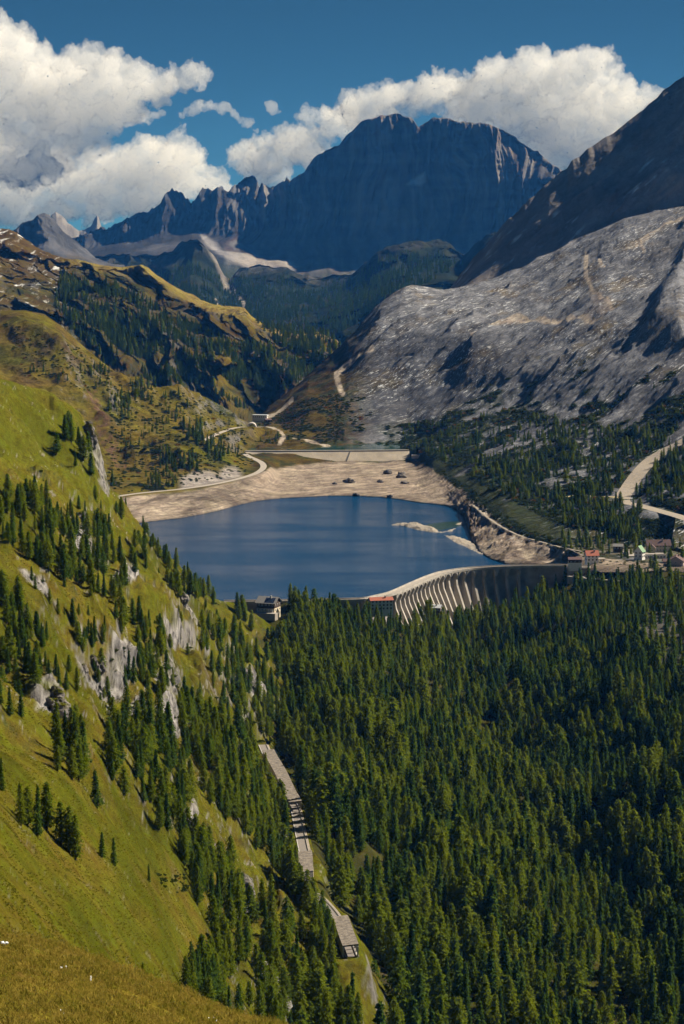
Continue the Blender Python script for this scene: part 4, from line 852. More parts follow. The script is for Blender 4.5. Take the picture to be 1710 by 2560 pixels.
MB().box(-14, 16, -12, 14, -3, 1.2).build('slab', M_conc, bi); MB().box(-14, 2, -13, -12, -3, 2.6).build('wall', M_concd, bi); MB().box(10, 11, -12, 14, 1.21, 2.4).build('kerb', M_conc, bi)

# ------------------------------------------------------------------ rocks
M_stone = plain('limestone', (0.29, 0.25, 0.205), 0.95, 0.35, 0.5, 0.5); M_dstone = plain('dark_boulder', (0.12, 0.105, 0.095), 0.95, 0.35, 0.5, 0.5)
def rock_mesh(name, rx, ry, rz_, seed, sub=3, rough_=0.45):
    bm = bmesh.new(); bmesh.ops.create_icosphere(bm, subdivisions=sub, radius=1.0); v = np.array([a.co[:] for a in bm.verts])
    f = np.array([[b.index for b in a.verts] for a in bm.faces]); bm.free()
    d_ = 1 + rough_*(ridged(v[:, 0]*1.1+seed, v[:, 1]*1.1, v[:, 2]*1.1, 4)-0.5)*1.5 + rough_*0.5*pn3(v[:, 0]*3+seed, v[:, 1]*3, v[:, 2]*3)
    return v*d_[:, None]*np.array([rx, ry, rz_]), f
rocks = [(875,1204,15,8,'dark flat-topped boulder on the dry bed below the road bend'), (838,1207,6,4,'tiny dark boulder left of the flat-topped one on the bed'), (950,1203,8,6,'small dark boulder alone mid bed near water'), (1010,1205,11,6,'low dark boulder beside the shoreline shallows of the dry bed'), (968,1181,11,9,'pointed dark boulder high on the dry bed'), (1003,1191,13,11,'square grey boulder near the right edge of dry bed'), (975,1237,9,5,'half drowned boulder at the water edge'), (890,1236,10,5,'low rocks breaking the waterline at the middle of the far shore')]
for k, (a, b, w_, h_, lb) in enumerate(rocks):
    q, _ = pick(LB, a, b+3); d_ = q[1]; v, f = rock_mesh('boulder', w_*d_/F, w_*d_/F*0.8, h_*d_/F, k*3.1); v[:, 2] += h_*d_/F*0.35
    o = mesh_obj('boulder', v, f, M_dstone); o.location = q; tag(o, lb, 'boulder', 'boulders on the dry lake bed')
# limestone crags breaking out of the pasture slope: each one continuous body of rock
M_crag = terrain_mat('crag_limestone', 1/4.0, 1/0.7, 0.5, 1.0, 0.7, stretch=(1, 1, 0.4), hue=0.01)
CRAGLBL = ['big grey crag in the middle of the mid slope', 'narrow leaning crag uphill beside the big grey crag', 'broken crag band at the top of the lower pasture', 'tall pale crag tower over the larch slope', 'split crag between the central wood and the tower', 'wide crag under the skyline rocks', 'thin white crag blade beside the lower pasture wood', 'small crag half hidden in the lower wood', 'crag at the very foot of the lower wood', 'shadowed crag below the skyline cove', 'low broken crag on the rough slope beside the heath', 'sheer pale cliff at the end of the green shoulder', 'little crag above the valley road', 'crag ledge in the upper gully', 'crag on the rocky rib over the lake', 'crag cropping out of the dry spur edge']
for k, (poly, a_) in enumerate(CRAGS):
    rgk = random.Random(100+k); xs_ = [q_[0] for q_ in poly]; ys_ = [q_[1] for q_ in poly]; bm = bmesh.new(); nb = 0; c0 = None; w_ = max(xs_)-min(xs_); h_ = max(ys_)-min(ys_); area = w_*h_
    done_ = []; tries = 0; want = int(np.clip(area/420, 6, 22))
    while nb < want and tries < 400:
        tries += 1; a, b = rgk.uniform(min(xs_), max(xs_)), rgk.uniform(min(ys_), max(ys_))
        if not poly_mask(np.array([a]), np.array([b]), poly, 3.0)[0] > 0.75: continue
        q, _ = pick(LM, a, b)
        if q is None: continue
        c0 = q if c0 is None else c0; s_ = q[1]/F; rad = rgk.uniform(9, 17)*s_
        M = Matrix.Translation(Vector(q-c0)) @ Matrix.Rotation(rgk.uniform(-.5, .5), 4, 'Z') @ Matrix.Rotation(rgk.uniform(-.25, .25), 4, 'Y') @ Matrix.Diagonal((rad*rgk.uniform(.6, 1.0), rad*rgk.uniform(.7, 1.1), rad*rgk.uniform(1.2, 2.1), 1))
        if nb and min((Vector(q)-Vector(e_)).length/(rad+r_) for e_, r_ in done_) > 0.55: continue
        done_.append((q, rad)); bmesh.ops.create_icosphere(bm, subdivisions=2, radius=1.0, matrix=M); nb += 1
    if nb == 0: bm.free(); continue
    me = bpy.data.meshes.new('c'); bm.to_mesh(me); bm.free(); tmp = bpy.data.objects.new('tmp_crag', me); COL.objects.link(tmp); md = tmp.modifiers.new('r', 'REMESH'); md.mode = 'VOXEL'; md.voxel_size = 0.55*c0[1]/1000
    me = bpy.data.meshes.new_from_object(tmp.evaluated_get(bpy.context.evaluated_depsgraph_get())); bpy.data.objects.remove(tmp)
    bm = bmesh.new(); bm.from_mesh(me); isls = []; seen = set()
    for v0 in bm.verts:
        if v0 in seen: continue
        st_ = [v0]; seen.add(v0); isl = []
        while st_:
            a = st_.pop(); isl.append(a)
            for e_ in a.link_edges:
                b = e_.other_vert(a)
                if b not in seen: seen.add(b); st_.append(b)
        isls.append(isl)
    isls.sort(key=len)
    if len(isls) > 1: bmesh.ops.delete(bm, geom=[v0 for i_ in isls[:-1] for v0 in i_], context='VERTS')
    bm.to_mesh(me); bm.free()
    n = len(me.vertices); co_ = np.empty(n*3, np.float32); me.vertices.foreach_get('co', co_); co_ = co_.reshape(-1, 3); nr = np.empty(n*3, np.float32); me.vertex_normals.foreach_get('vector', nr); nr = nr.reshape(-1, 3)
    g_ = co_+c0; X, Y, Z = g_.T
    fis = ridged((X+0.3*Y)/5.0, Z/13.0, Y/7.0, 4); led = ridged(X/14, Z/3.2, Y/14, 3)
    co_ = co_ + nr*(2.2*(0.5-fis)+0.9*(led-0.5)+1.2*fbm(X/2.2, Y/2.2, Z/3.5, 4))[:, None]; me.vertices.foreach_set('co', co_.ravel()); me.update()
    me.materials.clear(); me.materials.append(M_crag); o = bpy.data.objects.new('rock_outcrop', me); COL.objects.link(o); o.location = c0; me.polygons.foreach_set('use_smooth', np.zeros(len(me.polygons), bool))
    t1 = fbm(X/6, Y/6, Z/10, 4); cc = ROCK[None]*(0.95+0.8*t1)[:, None]*np.array([1.04, 1.0, .97]); cc = cc*(1-0.45*np.clip(fis*1.6-0.5, 0, 1))[:, None]
    up_ = np.clip((nr[:, 2]-0.45)*3+1.2*t1, 0, 1)[:, None]; cc = cc*(1-up_)+GREEN*0.95*up_; set_col(o, np.clip(cc, 0.01, 1)); tag(o, CRAGLBL[k], 'rock outcrop', 'limestone crags of the pasture slope')
# spit of pale rock reaching into the lake
def rock_ridge(name, pts, w_, h_, mat, n=90, m_=26, seed=0):
    pl = smooth_poly(np.array(pts), np.linalg.norm(np.array(pts[-1])-np.array(pts[0]))/n); s_ = side(np.c_[pl, 0*pl[:, 0]] if pl.shape[1] == 2 else pl); n = len(pl)
    u = np.linspace(0, 1, n); env = np.sin(np.pi*np.clip(u*0.96+0.02, 0, 1))**0.5
    q = np.linspace(-1, 1, m_); X = pl[:, None, 0]+s_[:, None, 0]*q[None]*(w_*env)[:, None]; Y = pl[:, None, 1]+s_[:, None, 1]*q[None]*(w_*env)[:, None]
    Z = h_*env[:, None]*(1-q[None]**2)*(0.6+0.7*ridged(X/22+seed, Y/26, 0*X, 4)) - 1.0 + 0.8*fbm(X/5, Y/5, 0*X, 3)
    i = np.arange(n*m_).reshape(n, m_); f = np.stack([i[:-1, :-1], i[1:, :-1], i[1:, 1:], i[:-1, 1:]], -1).reshape(-1, 4)
    return mesh_obj(name, np.stack([X, Y, Z], -1).reshape(-1, 3), f, mat, smooth=False)
pz = lambda a: [tuple(Pz(x_, y_, 0.0)[:2]) for x_, y_ in a]
tag(rock_ridge('rock_spit', pz([(978,1313),(1005,1312),(1040,1316),(1066,1324),(1090,1331)]), 15, 5.5, M_stone, seed=2), 'pale knobbly rock spit rising from the lake near its shore', 'rock')
tag(rock_ridge('rock_spit', pz([(1060,1328),(1090,1331),(1120,1328),(1140,1320)]), 6, 1.6, M_stone, seed=5), 'thin gravel bar joining the pale rock spit to shore', 'rock')
tag(rock_ridge('rock_spit', pz([(1098,1334),(1130,1342),(1160,1356),(1195,1374),(1215,1390)]), 13, 2.6, M_stone, seed=7), 'broad rubbly shelf of rock along the right shore', 'rock')
tag(rock_ridge('rock_spit', pz([(1142,1312),(1158,1309),(1176,1306),(1192,1302)]), 12, 2.6, M_stone, seed=9), 'small pale rock tongue closing the green cove', 'rock')

# ------------------------------------------------------------------ houses
M_white = plain('white_render', (0.80, 0.77, 0.73), 0.85, 0.1, 0.6); M_wood = plain('dark_timber', (0.06, 0.035, 0.022), 0.8, 0.3, 1.5); M_red = plain('red_tiles', (0.36, 0.10, 0.055), 0.8, 0.25, 0.8); M_dred = plain('brown_tiles', (0.10, 0.05, 0.045), 0.8, 0.25, 0.8)
M_slate = plain('grey_shingle', (0.20, 0.19, 0.18), 0.7, 0.2, 0.8); M_pink = plain('pink_render', (0.62, 0.47, 0.45), 0.85, 0.1, 0.6); M_green = plain('green_sheet', (0.09, 0.22, 0.08), 0.6, 0.1, 0.8); M_tin = plain('pale_sheet_metal', (0.62, 0.64, 0.68), 0.45, 0.08, 0.5, metal=0.2)
M_glass = plain('window_glass', (0.03, 0.035, 0.045), 0.12, 0.1, 1.0); M_solar = plain('solar_cell', (0.02, 0.03, 0.06), 0.2, 0.1, 1.0); M_oran = plain('orange_awning', (0.5, 0.12, 0.05), 0.8, 0.1, 1.0); M_cream = plain('cream_render', (0.72, 0.62, 0.46), 0.85, 0.12, 0.6)
def house(name, label, cat, px, py, L, W, H, roof_h, ang, wall_m, roof_m, d=None, z=None, floors=2, nwin=4, base_m=None, over=0.8, chimney=True, loc=None, win_sides=(0, 1)):
    """gabled house: L along local x (the ridge), W along local y; local -y is the front"""
    loc = loc if loc is not None else (Pz(px, py, z) if z is not None else P(px, py, d))
    h = empty(name, tuple(loc), R(ang)); tag(h, label, cat)
    hl, hw = L/2, W/2
    if base_m is not None:
        MB().box(-hl, hl, -hw, hw, -6, H*0.45).build('base_wall', base_m, h); z0 = H*0.45
        w_ = MB().hexa([(-hl-.15,-hw-.15,z0),(hl+.15,-hw-.15,z0),(hl+.15,hw+.15,z0),(-hl-.15,hw+.15,z0)], [(-hl-.15,-hw-.15,H),(hl+.15,-hw-.15,H),(hl+.15,hw+.15,H),(-hl-.15,hw+.15,H)])
    else:
        w_ = MB().box(-hl, hl, -hw, hw, -6, H)
    if roof_h > 0.6: w_.add([(-hl,-hw,H),(-hl,hw,H),(-hl,0,H+roof_h-.1),(hl,-hw,H),(hl,hw,H),(hl,0,H+roof_h-.1)], [(0,2,1),(3,4,5)])
    w_.build('wall', wall_m, h)
    o_ = over; t = 0.35
    if roof_h > 0.6:
        k = roof_h/hw; ev = H - k*o_
        for sg in (-1, 1):
            a = [(-hl-o_, sg*(hw+o_), ev), (hl+o_, sg*(hw+o_), ev), (hl+o_, 0, H+roof_h), (-hl-o_, 0, H+roof_h)]
            MB().hexa(a, [(q0, q1, q2+t) for q0, q1, q2 in a]).build('roof_slope', roof_m, h)
    else:
        MB().box(-hl-o_, hl+o_, -hw-o_, hw+o_, H+.005, H+t).build('roof', roof_m, h)
    for fl_ in range(floors):
        zc = H*(fl_+0.55)/floors
        for k in range(nwin):
            xc = -hl + L*(k+0.5)/nwin
            if 0 in win_sides:
                fr = MB().box(xc-.75, xc+.75, -hw-.30, -hw-.05, zc-.8, zc+.8).build('window', M_white if wall_m is not M_white else M_wood, h)
                MB().box(xc-.55, xc+.55, -hw-.36, -hw-.301, zc-.6, zc+.6).build('pane', M_glass, fr)
        for k in range(max(1, int(W/4))):
            yc = -hw + W*(k+0.5)/max(1, int(W/4))
            for sx in (-1, 1):
                if 1 in win_sides:
                    x0, x1 = sorted((sx*(hl+.05), sx*(hl+.30))); fr = MB().box(x0, x1, yc-.7, yc+.7, zc-.8, zc+.8).build('window', M_white if wall_m is not M_white else M_wood, h)
                    x0, x1 = sorted((sx*(hl+.301), sx*(hl+.36))); MB().box(x0, x1, yc-.5, yc+.5, zc-.6, zc+.6).build('pane', M_glass, fr)
    if chimney: MB().box(hl*.3, hl*.3+1.2, -.6-hw*.3, .6-hw*.3, H, H+roof_h+1.6).build('chimney', M_conc, h)
    return h
def place(L, px, py): return pick(L, px, py)[0]
# chalet on the knoll at the end of the dam
chal = house('mountain_chalet', 'brown timber chalet with solar panels on its roof above the forest', 'chalet', 672, 1528, 17, 15, 9, 4.4, -20, M_wood, M_slate, d=2150, floors=2, nwin=5, base_m=M_cream, over=1.5)
CHAL = Vector(chal.location)
for i in range(5):
    for j in range(3):
        k = 4.4/7.5; y0 = -8.0+2.1*j; x0 = -1.5+1.9*i; zz = lambda y_: 9 + 4.4 + k*y_ + 0.42
        MB().hexa([(x0,y0,zz(y0)),(x0+1.7,y0,zz(y0)),(x0+1.7,y0+1.9,zz(y0+1.9)),(x0,y0+1.9,zz(y0+1.9))], [(x0,y0,zz(y0)+.1),(x0+1.7,y0,zz(y0)+.1),(x0+1.7,y0+1.9,zz(y0+1.9)+.1),(x0,y0+1.9,zz(y0+1.9)+.1)]).build('solar_panel', M_solar, chal)
MB().box(-10, 12, -15, -7.7, -6, 0.4).build('terrace', M_pale, chal); MB().box(-8.8, 8.8, -9.2, -7.7, 3.9, 4.3).build('balcony', M_wood, chal)
for k in range(5): MB().box(-7.8+3.7*k, -7.4+3.7*k, -9.1, -8.7, 0.401, 3.899).build('post', M_white, chal)
house('dam_keepers_house', 'long white house with rusty red roof at the near end of dam', 'house', 952, 1524, 21, 9, 9.5, 2.2, 12, M_white, M_red, d=2205, floors=3, nwin=6, base_m=None, over=0.9)
house('shed', 'white sheet metal roof showing among the trees below the dam', 'shed', 1086, 1530, 13, 9, 5, 2.4, -12, M_wood, M_tin, d=2330, floors=1, nwin=3)
# village at the right
house('lake_house', 'white house with bright orange red tiled roof at the dam end', 'house', 1479, 1402, 12, 11, 6.5, 4.2, 6, M_white, M_red, d=2455, floors=2, nwin=3, over=1.0)
house('boat_house', 'dark roofed hut with white base standing on the dam end', 'hut', 1437, 1412, 13, 9, 6, 1.8, 0, M_wood, M_dred, d=2428, floors=1, nwin=3, base_m=M_white, chimney=False)
house('hut', 'small grey roofed hut with terrace umbrellas above the village road', 'hut', 1545, 1374, 10, 7, 4, 2.2, -5, M_wood, M_slate, d=2560, floors=1, nwin=3, chimney=False)
gh = house('guest_house', 'white house with steep green gable beside the car park', 'house', 1599, 1394, 8, 9, 7, 5.5, 60, M_white, M_green, d=2480, floors=2, nwin=2, chimney=False)
house('hotel', 'long dark red roofed hotel at the top of the village', 'hotel', 1645, 1378, 25, 11, 7.5, 5.0, 4, M_cream, M_dred, d=2570, floors=2, nwin=8, over=1.1)
house('gabled_annex', 'brown gabled annex in front of the dark red hotel roof', 'house', 1630, 1381, 9, 7, 5, 3.2, 84, M_cream, M_dred, d=2545, floors=1, nwin=2, chimney=False)
house('garage_row', 'long low flat roofed building with open bays beside green gable', 'garage', 1636, 1398, 23, 8, 5.5, 0.3, 0, M_white, M_pale, d=2500, floors=1, nwin=7, over=0.5, chimney=False)
pk = house('gabled_hotel', 'pale pink hotel with broad brown gable and balconies', 'hotel', 1690, 1424, 17, 15, 10, 4.6, 80, M_pink, M_dred, d=2440, floors=3, nwin=3, over=1.6)
house('side_wing', 'low brown wing leaning against the pink hotel', 'house', 1667, 1418, 8, 8, 6.5, 2.2, 0, M_pink, M_dred, d=2455, floors=2, nwin=2, chimney=False)
house('terrace_bar', 'cream bar terrace with slatted roof next to orange roofed house', 'bar', 1500, 1404, 9, 6, 3.2, 0.3, 6, M_cream, M_pale, d=2462, floors=1, nwin=3, chimney=False)
fb = place(LB, 648, 1050); house('cableway_station', 'flat roofed grey valley station at the far pass road', 'building', 0, 0, 26, 12, 7, 0.4, -12, M_white, M_tin, loc=fb+np.array([0, 0, 2.0]), floors=1, nwin=7, chimney=False)
fb = place(LB, 668, 1054); house('hut', 'little dark wooden hut below the flat roofed valley station', 'hut', 0, 0, 10, 8, 4, 2.0, 20, M_wood, M_dred, loc=fb, floors=1, nwin=2, chimney=False)
# tunnel mouth of the pass road
tq = place(LB, 629, 1064); tp = empty('tunnel_portal', tuple(tq)); tag(tp, 'grassed concrete tunnel portal on the far pass road', 'tunnel')
v = []; f = []
for yy in (-10, 16):
    for k in range(9):
        a = math.pi*k/8
        for r_ in (7.5, 6.2): v.append((r_*math.cos(a), yy, r_*math.sin(a)))
for k in range(8):
    a = 2*k; b = a+18; f += [(a, a+2, b+2, b), (a+1, b+1, b+3, a+3), (a, a+1, a+3, a+2), (b, b+2, b+3, b+1)]
mesh_obj('arch_shell', v, f, M_concd, tp, smooth=False)
# retaining wall and lane below the village
lane = smooth_poly(np.array([[231, 2405, 9], [252, 2398, 7.5], [276, 2392, 6.5], [300, 2392, 5.5]]), 5); tag(ribbon('village_lane', lane, 7, M_pale), kind='structure')
rw_ = empty('retaining_wall', tuple(lane[0])); tag(rw_, 'grey retaining wall under the sloping village lane', 'wall'); sweep('wall', [(3.6, 0.6), (4.3, 0.6), (4.8, -7), (3.6, -7)], M_concd, rw_, lane, -Vector(rw_.location))
sweep('coping', [(3.4, 0.61), (3.4, 0.9), (4.5, 0.9), (4.5, 0.61)], M_conc, rw_, lane, -Vector(rw_.location))
cp = smooth_poly(np.array([place(LB, 1568, 1376)+[0, 0, .3], place(LB, 1580, 1390)+[0, 0, .3]]), 5); tag(ribbon('car_park', cp, 12, M_pale, lift=0.5), kind='structure')
# parked cars
M_tyre = plain('tyre_rubber', (0.02, 0.02, 0.02)); 
def car(label, loc, ang, colr):
    c = empty('parked_car', tuple(loc), R(ang)); tag(c, label, 'car', 'cars parked along the lanes'); pm = plain('car_paint', colr, 0.3, 0.03)
    b = MB(); b.hexa([(-2.1,-.85,.35),(2.1,-.85,.35),(2.1,.85,.35),(-2.1,.85,.35)], [(-2.05,-.8,.95),(2.0,-.8,.9),(2.0,.8,.9),(-2.05,.8,.95)]); b.hexa([(-1.7,-.75,.95),(1.0,-.75,.95),(1.0,.75,.95),(-1.7,.75,.95)], [(-1.3,-.62,1.5),(.4,-.62,1.5),(.4,.62,1.5),(-1.3,.62,1.5)])
    b.build('body', pm, c); MB().hexa([(-1.5,-.77,1.0),(.85,-.77,1.0),(.85,.77,1.0),(-1.5,.77,1.0)], [(-1.28,-.66,1.4),(.45,-.66,1.4),(.45,.66,1.4),(-1.28,.66,1.4)]).build('windows', M_glass, c)
    for sx in (-1.3, 1.3):
        for sy in (-.8, .8):
            w_ = MB().cyl(0, 0, -.12, .12, .34, n=10).build('wheel', M_tyre, c); w_.location = (sx, sy, .34); w_.rotation_euler = (R(90), 0, 0)
lz = lambda q: tuple(q + np.array([0, 0, 0.16]))
mid = lane[len(lane)//2]
car('white car parked second along the lane under the garages', lz(lane[3]), -15, (0.7, 0.7, 0.7)); car('silver car parked on the lane nearest the dam', lz(lane[1]+np.array([1, 1, 0])), -15, (0.45, 0.46, 0.48)); car('pale grey car parked last on the walled lane', lz(lane[6]), -12, (0.5, 0.5, 0.5))
car('small white car on the far pass road by the hut', lz(place(LB, 660, 1064)), 10, (0.7, 0.7, 0.7)); car('dark car on the grass below the far pass road', lz(place(LB, 637, 1080)), 5, (0.05, 0.05, 0.06))
# old snow on the brow
M_snow = plain('old_snow', (0.78, 0.8, 0.84), 0.7, 0.08, 3.0)
for k, (a, b, w_, h_, lb) in enumerate([(8,2366,16,4,'old snow streak at the left edge of the grassy brow'), (222,2452,14,7,'split white snow scrap in the middle of the grassy brow'), (162,2423,9,3,'thin snow streak upslope of the split scrap'), (158,2537,7,8,'upright snow scrap low on the grassy brow'), (525,2551,13,4,'snow crumbs near the crest at the lower end of brow'), (548,2557,8,3,'last little snow crumb along the lower crest')]):
    q, _ = pick(LH, a, b)
    if q is None: continue
    g = empty('snow_patch', tuple(q)); tag(g, lb, 'snow', 'old snow on the brow'); rg = random.Random(k)
    for j in range(2):
        s_ = q[1]/F; v, f = rock_mesh('s', w_*s_*rg.uniform(.15, .4), h_*s_*1.6*rg.uniform(.5, 1.2), 0.06, k*7+j, 2, 0.5); o = mesh_obj('snow_clump', v, f, M_snow, g)
        o.location = (rg.uniform(-.8, .8)*w_*s_, rg.uniform(-1, 1)*h_*s_*2, 0.02)
        qq, _ = pick(LH, a+o.location.x/s_, b-o.location.y/s_*0.25); 
        if qq is not None: o.location = Vector(qq)-Vector(q)+Vector((0, 0, 0.10))
# ------------------------------------------------------------------ trees
def leaf_mat(name, c0, c1, trans=0.25):
    m, t = newmat(name); oi = N(t, 'ShaderNodeObjectInfo'); g = N(t, 'ShaderNodeNewGeometry')
    nz = N(t, 'ShaderNodeTexNoise', Scale=0.8, Detail=3.0); t.links.new(g.outputs['Position'], nz.inputs['Vector'])
    ad = N(t, 'ShaderNodeMath', operation='MULTIPLY_ADD'); ad.inputs[1].default_value = 0.75; t.links.new(oi.outputs['Random'], ad.inputs[0])
    mr = N(t, 'ShaderNodeMapRange'); mr.inputs['From Min'].default_value = 0.3; mr.inputs['From Max'].default_value = 0.7; mr.inputs['To Min'].default_value = -0.15; mr.inputs['To Max'].default_value = 0.4
    t.links.new(nz.outputs['Fac'], mr.inputs['Value']); t.links.new(mr.outputs[0], ad.inputs[2])
    mx = N(t, 'ShaderNodeMix', data_type='RGBA'); t.links.new(ad.outputs[0], mx.inputs['Factor']); mx.inputs['A'].default_value = (*c0, 1); mx.inputs['B'].default_value = (*c1, 1)
    d = N(t, 'ShaderNodeBsdfDiffuse'); tr_ = N(t, 'ShaderNodeBsdfTranslucent'); ms = N(t, 'ShaderNodeMixShader', Fac=trans)
    t.links.new(mx.outputs['Result'], d.inputs['Color']); t.links.new(mx.outputs['Result'], tr_.inputs['Color'])
    t.links.new(d.outputs[0], ms.inputs[1]); t.links.new(tr_.outputs[0], ms.inputs[2]); o = N(t, 'ShaderNodeOutputMaterial'); t.links.new(ms.outputs[0], o.inputs['Surface']); return m
M_larch = leaf_mat('larch_needles', (0.10, 0.15, 0.009), (0.205, 0.235, 0.014), 0.55); M_spruce = leaf_mat('spruce_needles', (0.048, 0.09, 0.013), (0.10, 0.16, 0.02), 0.45)
M_mugo = leaf_mat('mugo_needles', (0.032, 0.052, 0.013), (0.07, 0.085, 0.018), 0.3); M_bark = plain('bark', (0.085, 0.06, 0.045), 0.95, 0.3, 3.0)
M_rust = leaf_mat('autumn_leaves', (0.16, 0.10, 0.02), (0.24, 0.10, 0.02), 0.25)
def conifer(kind, seed):
    """crown of drooping sprays on whorled limbs; 20 m tall, base at the origin"""
    rg = np.random.default_rng(seed); H = 20.0; V = []; Fc = []
    if kind == 'larch': base, rad, nl, pw, dr_ = 0.08, 3.4, 30, 0.54, 0.15
    elif kind == 'spruce': base, rad, nl, pw, dr_ = 0.04, 2.9, 36, 0.95, 0.30
    else: base, rad, nl, pw, dr_ = 0.10, 3.6, 24, 0.55, -0.05     # stone pine: rounder
    lean = rg.normal(0, 0.012, 2)
    def spray(c, nv, ax, l, w):
        n = len(V); nv = nv/np.linalg.norm(nv); ax = ax-nv*(ax@nv); ax /= np.linalg.norm(ax)+1e-9; s_ = np.cross(nv, ax)
        V.extend([c-ax*l*0.5-nv*.08*l, c+s_*w*0.5+nv*0.06*l, c+ax*l*0.5-nv*0.1*l, c-s_*w*0.5+nv*0.06*l]); Fc.append((n, n+1, n+2, n+3))
    for i in range(nl):
        f = (i+rg.uniform(-.3, .3))/nl; h = H*(base+(1-base)*f*0.985); R_ = rad*max(0.04, (1-f))**pw*(0.72+0.35*min(1, f*7))*rg.uniform(0.82, 1.12)
        nb = int(rg.integers(5, 8)) if f < 0.85 else 4; a0 = rg.uniform(0, 6.28)
        for b in range(nb):
            if rg.random() < 0.06: continue
            a = a0+6.283*b/nb+rg.normal(0, .2); L = R_*rg.uniform(0.65, 1.15); out = np.array([math.cos(a), math.sin(a), 0])
            m = max(2, int(L/0.62)); lift = 0.25*L if kind != 'spruce' else 0.05
            for k in range(m):
                u = (k+0.7)/m
                c = np.array([lean[0]*h, lean[1]*h, h+lift*u*0.6-dr_*L*u*u])+out*L*u
                s_ = rg.uniform(0.75, 1.3)*(0.8+0.45*(1-u)); tang = np.array([-out[1], out[0], 0])
                for _ in range(2 if u > 0.45 else 1):
                    nv = out*rg.uniform(.3, 1.0)+np.array([0, 0, rg.uniform(.25, .9)])+tang*rg.normal(0, .55)
                    spray(c+rg.normal(0, .2, 3)*s_, nv, out*.6+tang*rg.normal(0, .8)-np.array([0, 0, .5]), 1.15*s_, 0.72*s_)
    for k in range(5): spray(np.array([lean[0]*H, lean[1]*H, H*(0.955+0.011*k)]), np.array([math.cos(k*2.1), math.sin(k*2.1), 0]), np.array([0, 0, 1.0]), 0.9, 0.3)
    tv = []; tf = []; ns = 5
    for j, (z_, r_) in enumerate(((-1.5, .42), (H*.3, .26), (H*.7, .14), (H*.97, .04))):
        for i in range(6): a = i*math.pi/3; tv.append((r_*math.cos(a)+lean[0]*z_, r_*math.sin(a)+lean[1]*z_, z_))
    for j in range(3):
        for i in range(6): tf.append((j*6+i, j*6+(i+1) % 6, j*6+6+(i+1) % 6, j*6+6+i))
    return V, Fc, tv, tf
PROTO = {}
def proto(kind, seed):
    V, Fc, tv, tf = conifer(kind, seed); lm = {'larch': M_larch, 'spruce': M_spruce, 'pine': M_spruce}[kind]
    c = bpy.data.meshes.new('crown'); c.from_pydata([tuple(map(float, a)) for a in V], [], Fc); c.materials.append(lm)
    t = bpy.data.meshes.new('trunk'); t.from_pydata(tv, [], tf); t.materials.append(M_bark); return c, t
for kd in ('larch', 'spruce', 'pine'): PROTO[kd] = [proto(kd, 10*len(kd)+i) for i in range(4 if kd != 'pine' else 3)]

TREES = []       # (kind, x, y, z, height, group key, explicit label or None)
def add_tree(kind, q, h, key, label=None): TREES.append((kind, float(q[0]), float(q[1]), float(q[2]), h, key, label))
def far_from_road(q, w=5.5):
    return np.min(np.hypot(road_v[:, 0]-q[0], road_v[:, 1]-q[1])) > w
rg = np.random.default_rng(21)
# single trees on the near pasture: kind, foot px, foot py, height in photo px, label
SINGLE = [('spruce',6,1975,84,'dark spruce cut by the left edge of the picture on the open pasture'), ('larch',52,2062,112,'feathery larch at the uphill end of the tree row on the pasture'), ('spruce',92,2088,128,'slim dark spruce rising from the rocks in the pasture tree row'), ('larch',68,2066,100,'second larch beside the feathery one in the pasture row'),
    ('larch',118,2072,120,'round topped larch behind the slim dark spruce of the row'), ('larch',152,2112,112,'leafy larch third from the lower end of the pasture row'), ('larch',172,2128,120,'broad larch next to the tall two stemmed one in the pasture row'), ('larch',188,2150,118,'tall two stemmed larch at the lower end of the pasture row'),
    ('spruce',252,2146,66,'upper of two small dark spruces standing together on pasture'), ('spruce',286,2160,72,'lower of two small dark spruces standing together on pasture'), ('spruce',374,2206,48,'small spruce above the shrubby hollow on the pasture'), ('larch',356,2446,42,'little round larch alone just behind the grassy brow'),
    ('spruce',241,2016,96,'bushy dark spruce at the uphill corner of the central wood'), ('pine',500,2250,128,'very dark stone pine at the corner of the lower wood'), ('larch',236,1264,52,'lone larch on the bright green slope above the crags'), ('spruce',254,1268,22,'very small spruce near the lone larch on the green slope'),
    ('spruce',222,1537,26,'small lone spruce on the dry grass spur'), ('spruce',161,1534,16,'tiny dark bushy spruce on the dry grass spur'), ('spruce',280,1212,40,'single spruce below the cliff beside the far shore road'), ('spruce',176,1068,34,'lone dark spruce on the high green shoulder'),
    ('spruce',323,1696,74,'dark spruce leaning over the foot of the big crag'), ('spruce',312,1712,52,'smaller spruce left of the one at the crag foot'), ('spruce',558,1756,58,'dark spruce on the brown heathy patch'), ('larch',398,2075,90,'slender larch at the pasture edge above the shrubby hollow')]
for kd, a, b, hp, lb in SINGLE:
    L = LB if (a, b) in ((280, 1212),) else LM
    q, _ = pick(L, a, b)
    if q is not None: add_tree(kd, q, hp*q[1]/F*1.03, 'single', lb)
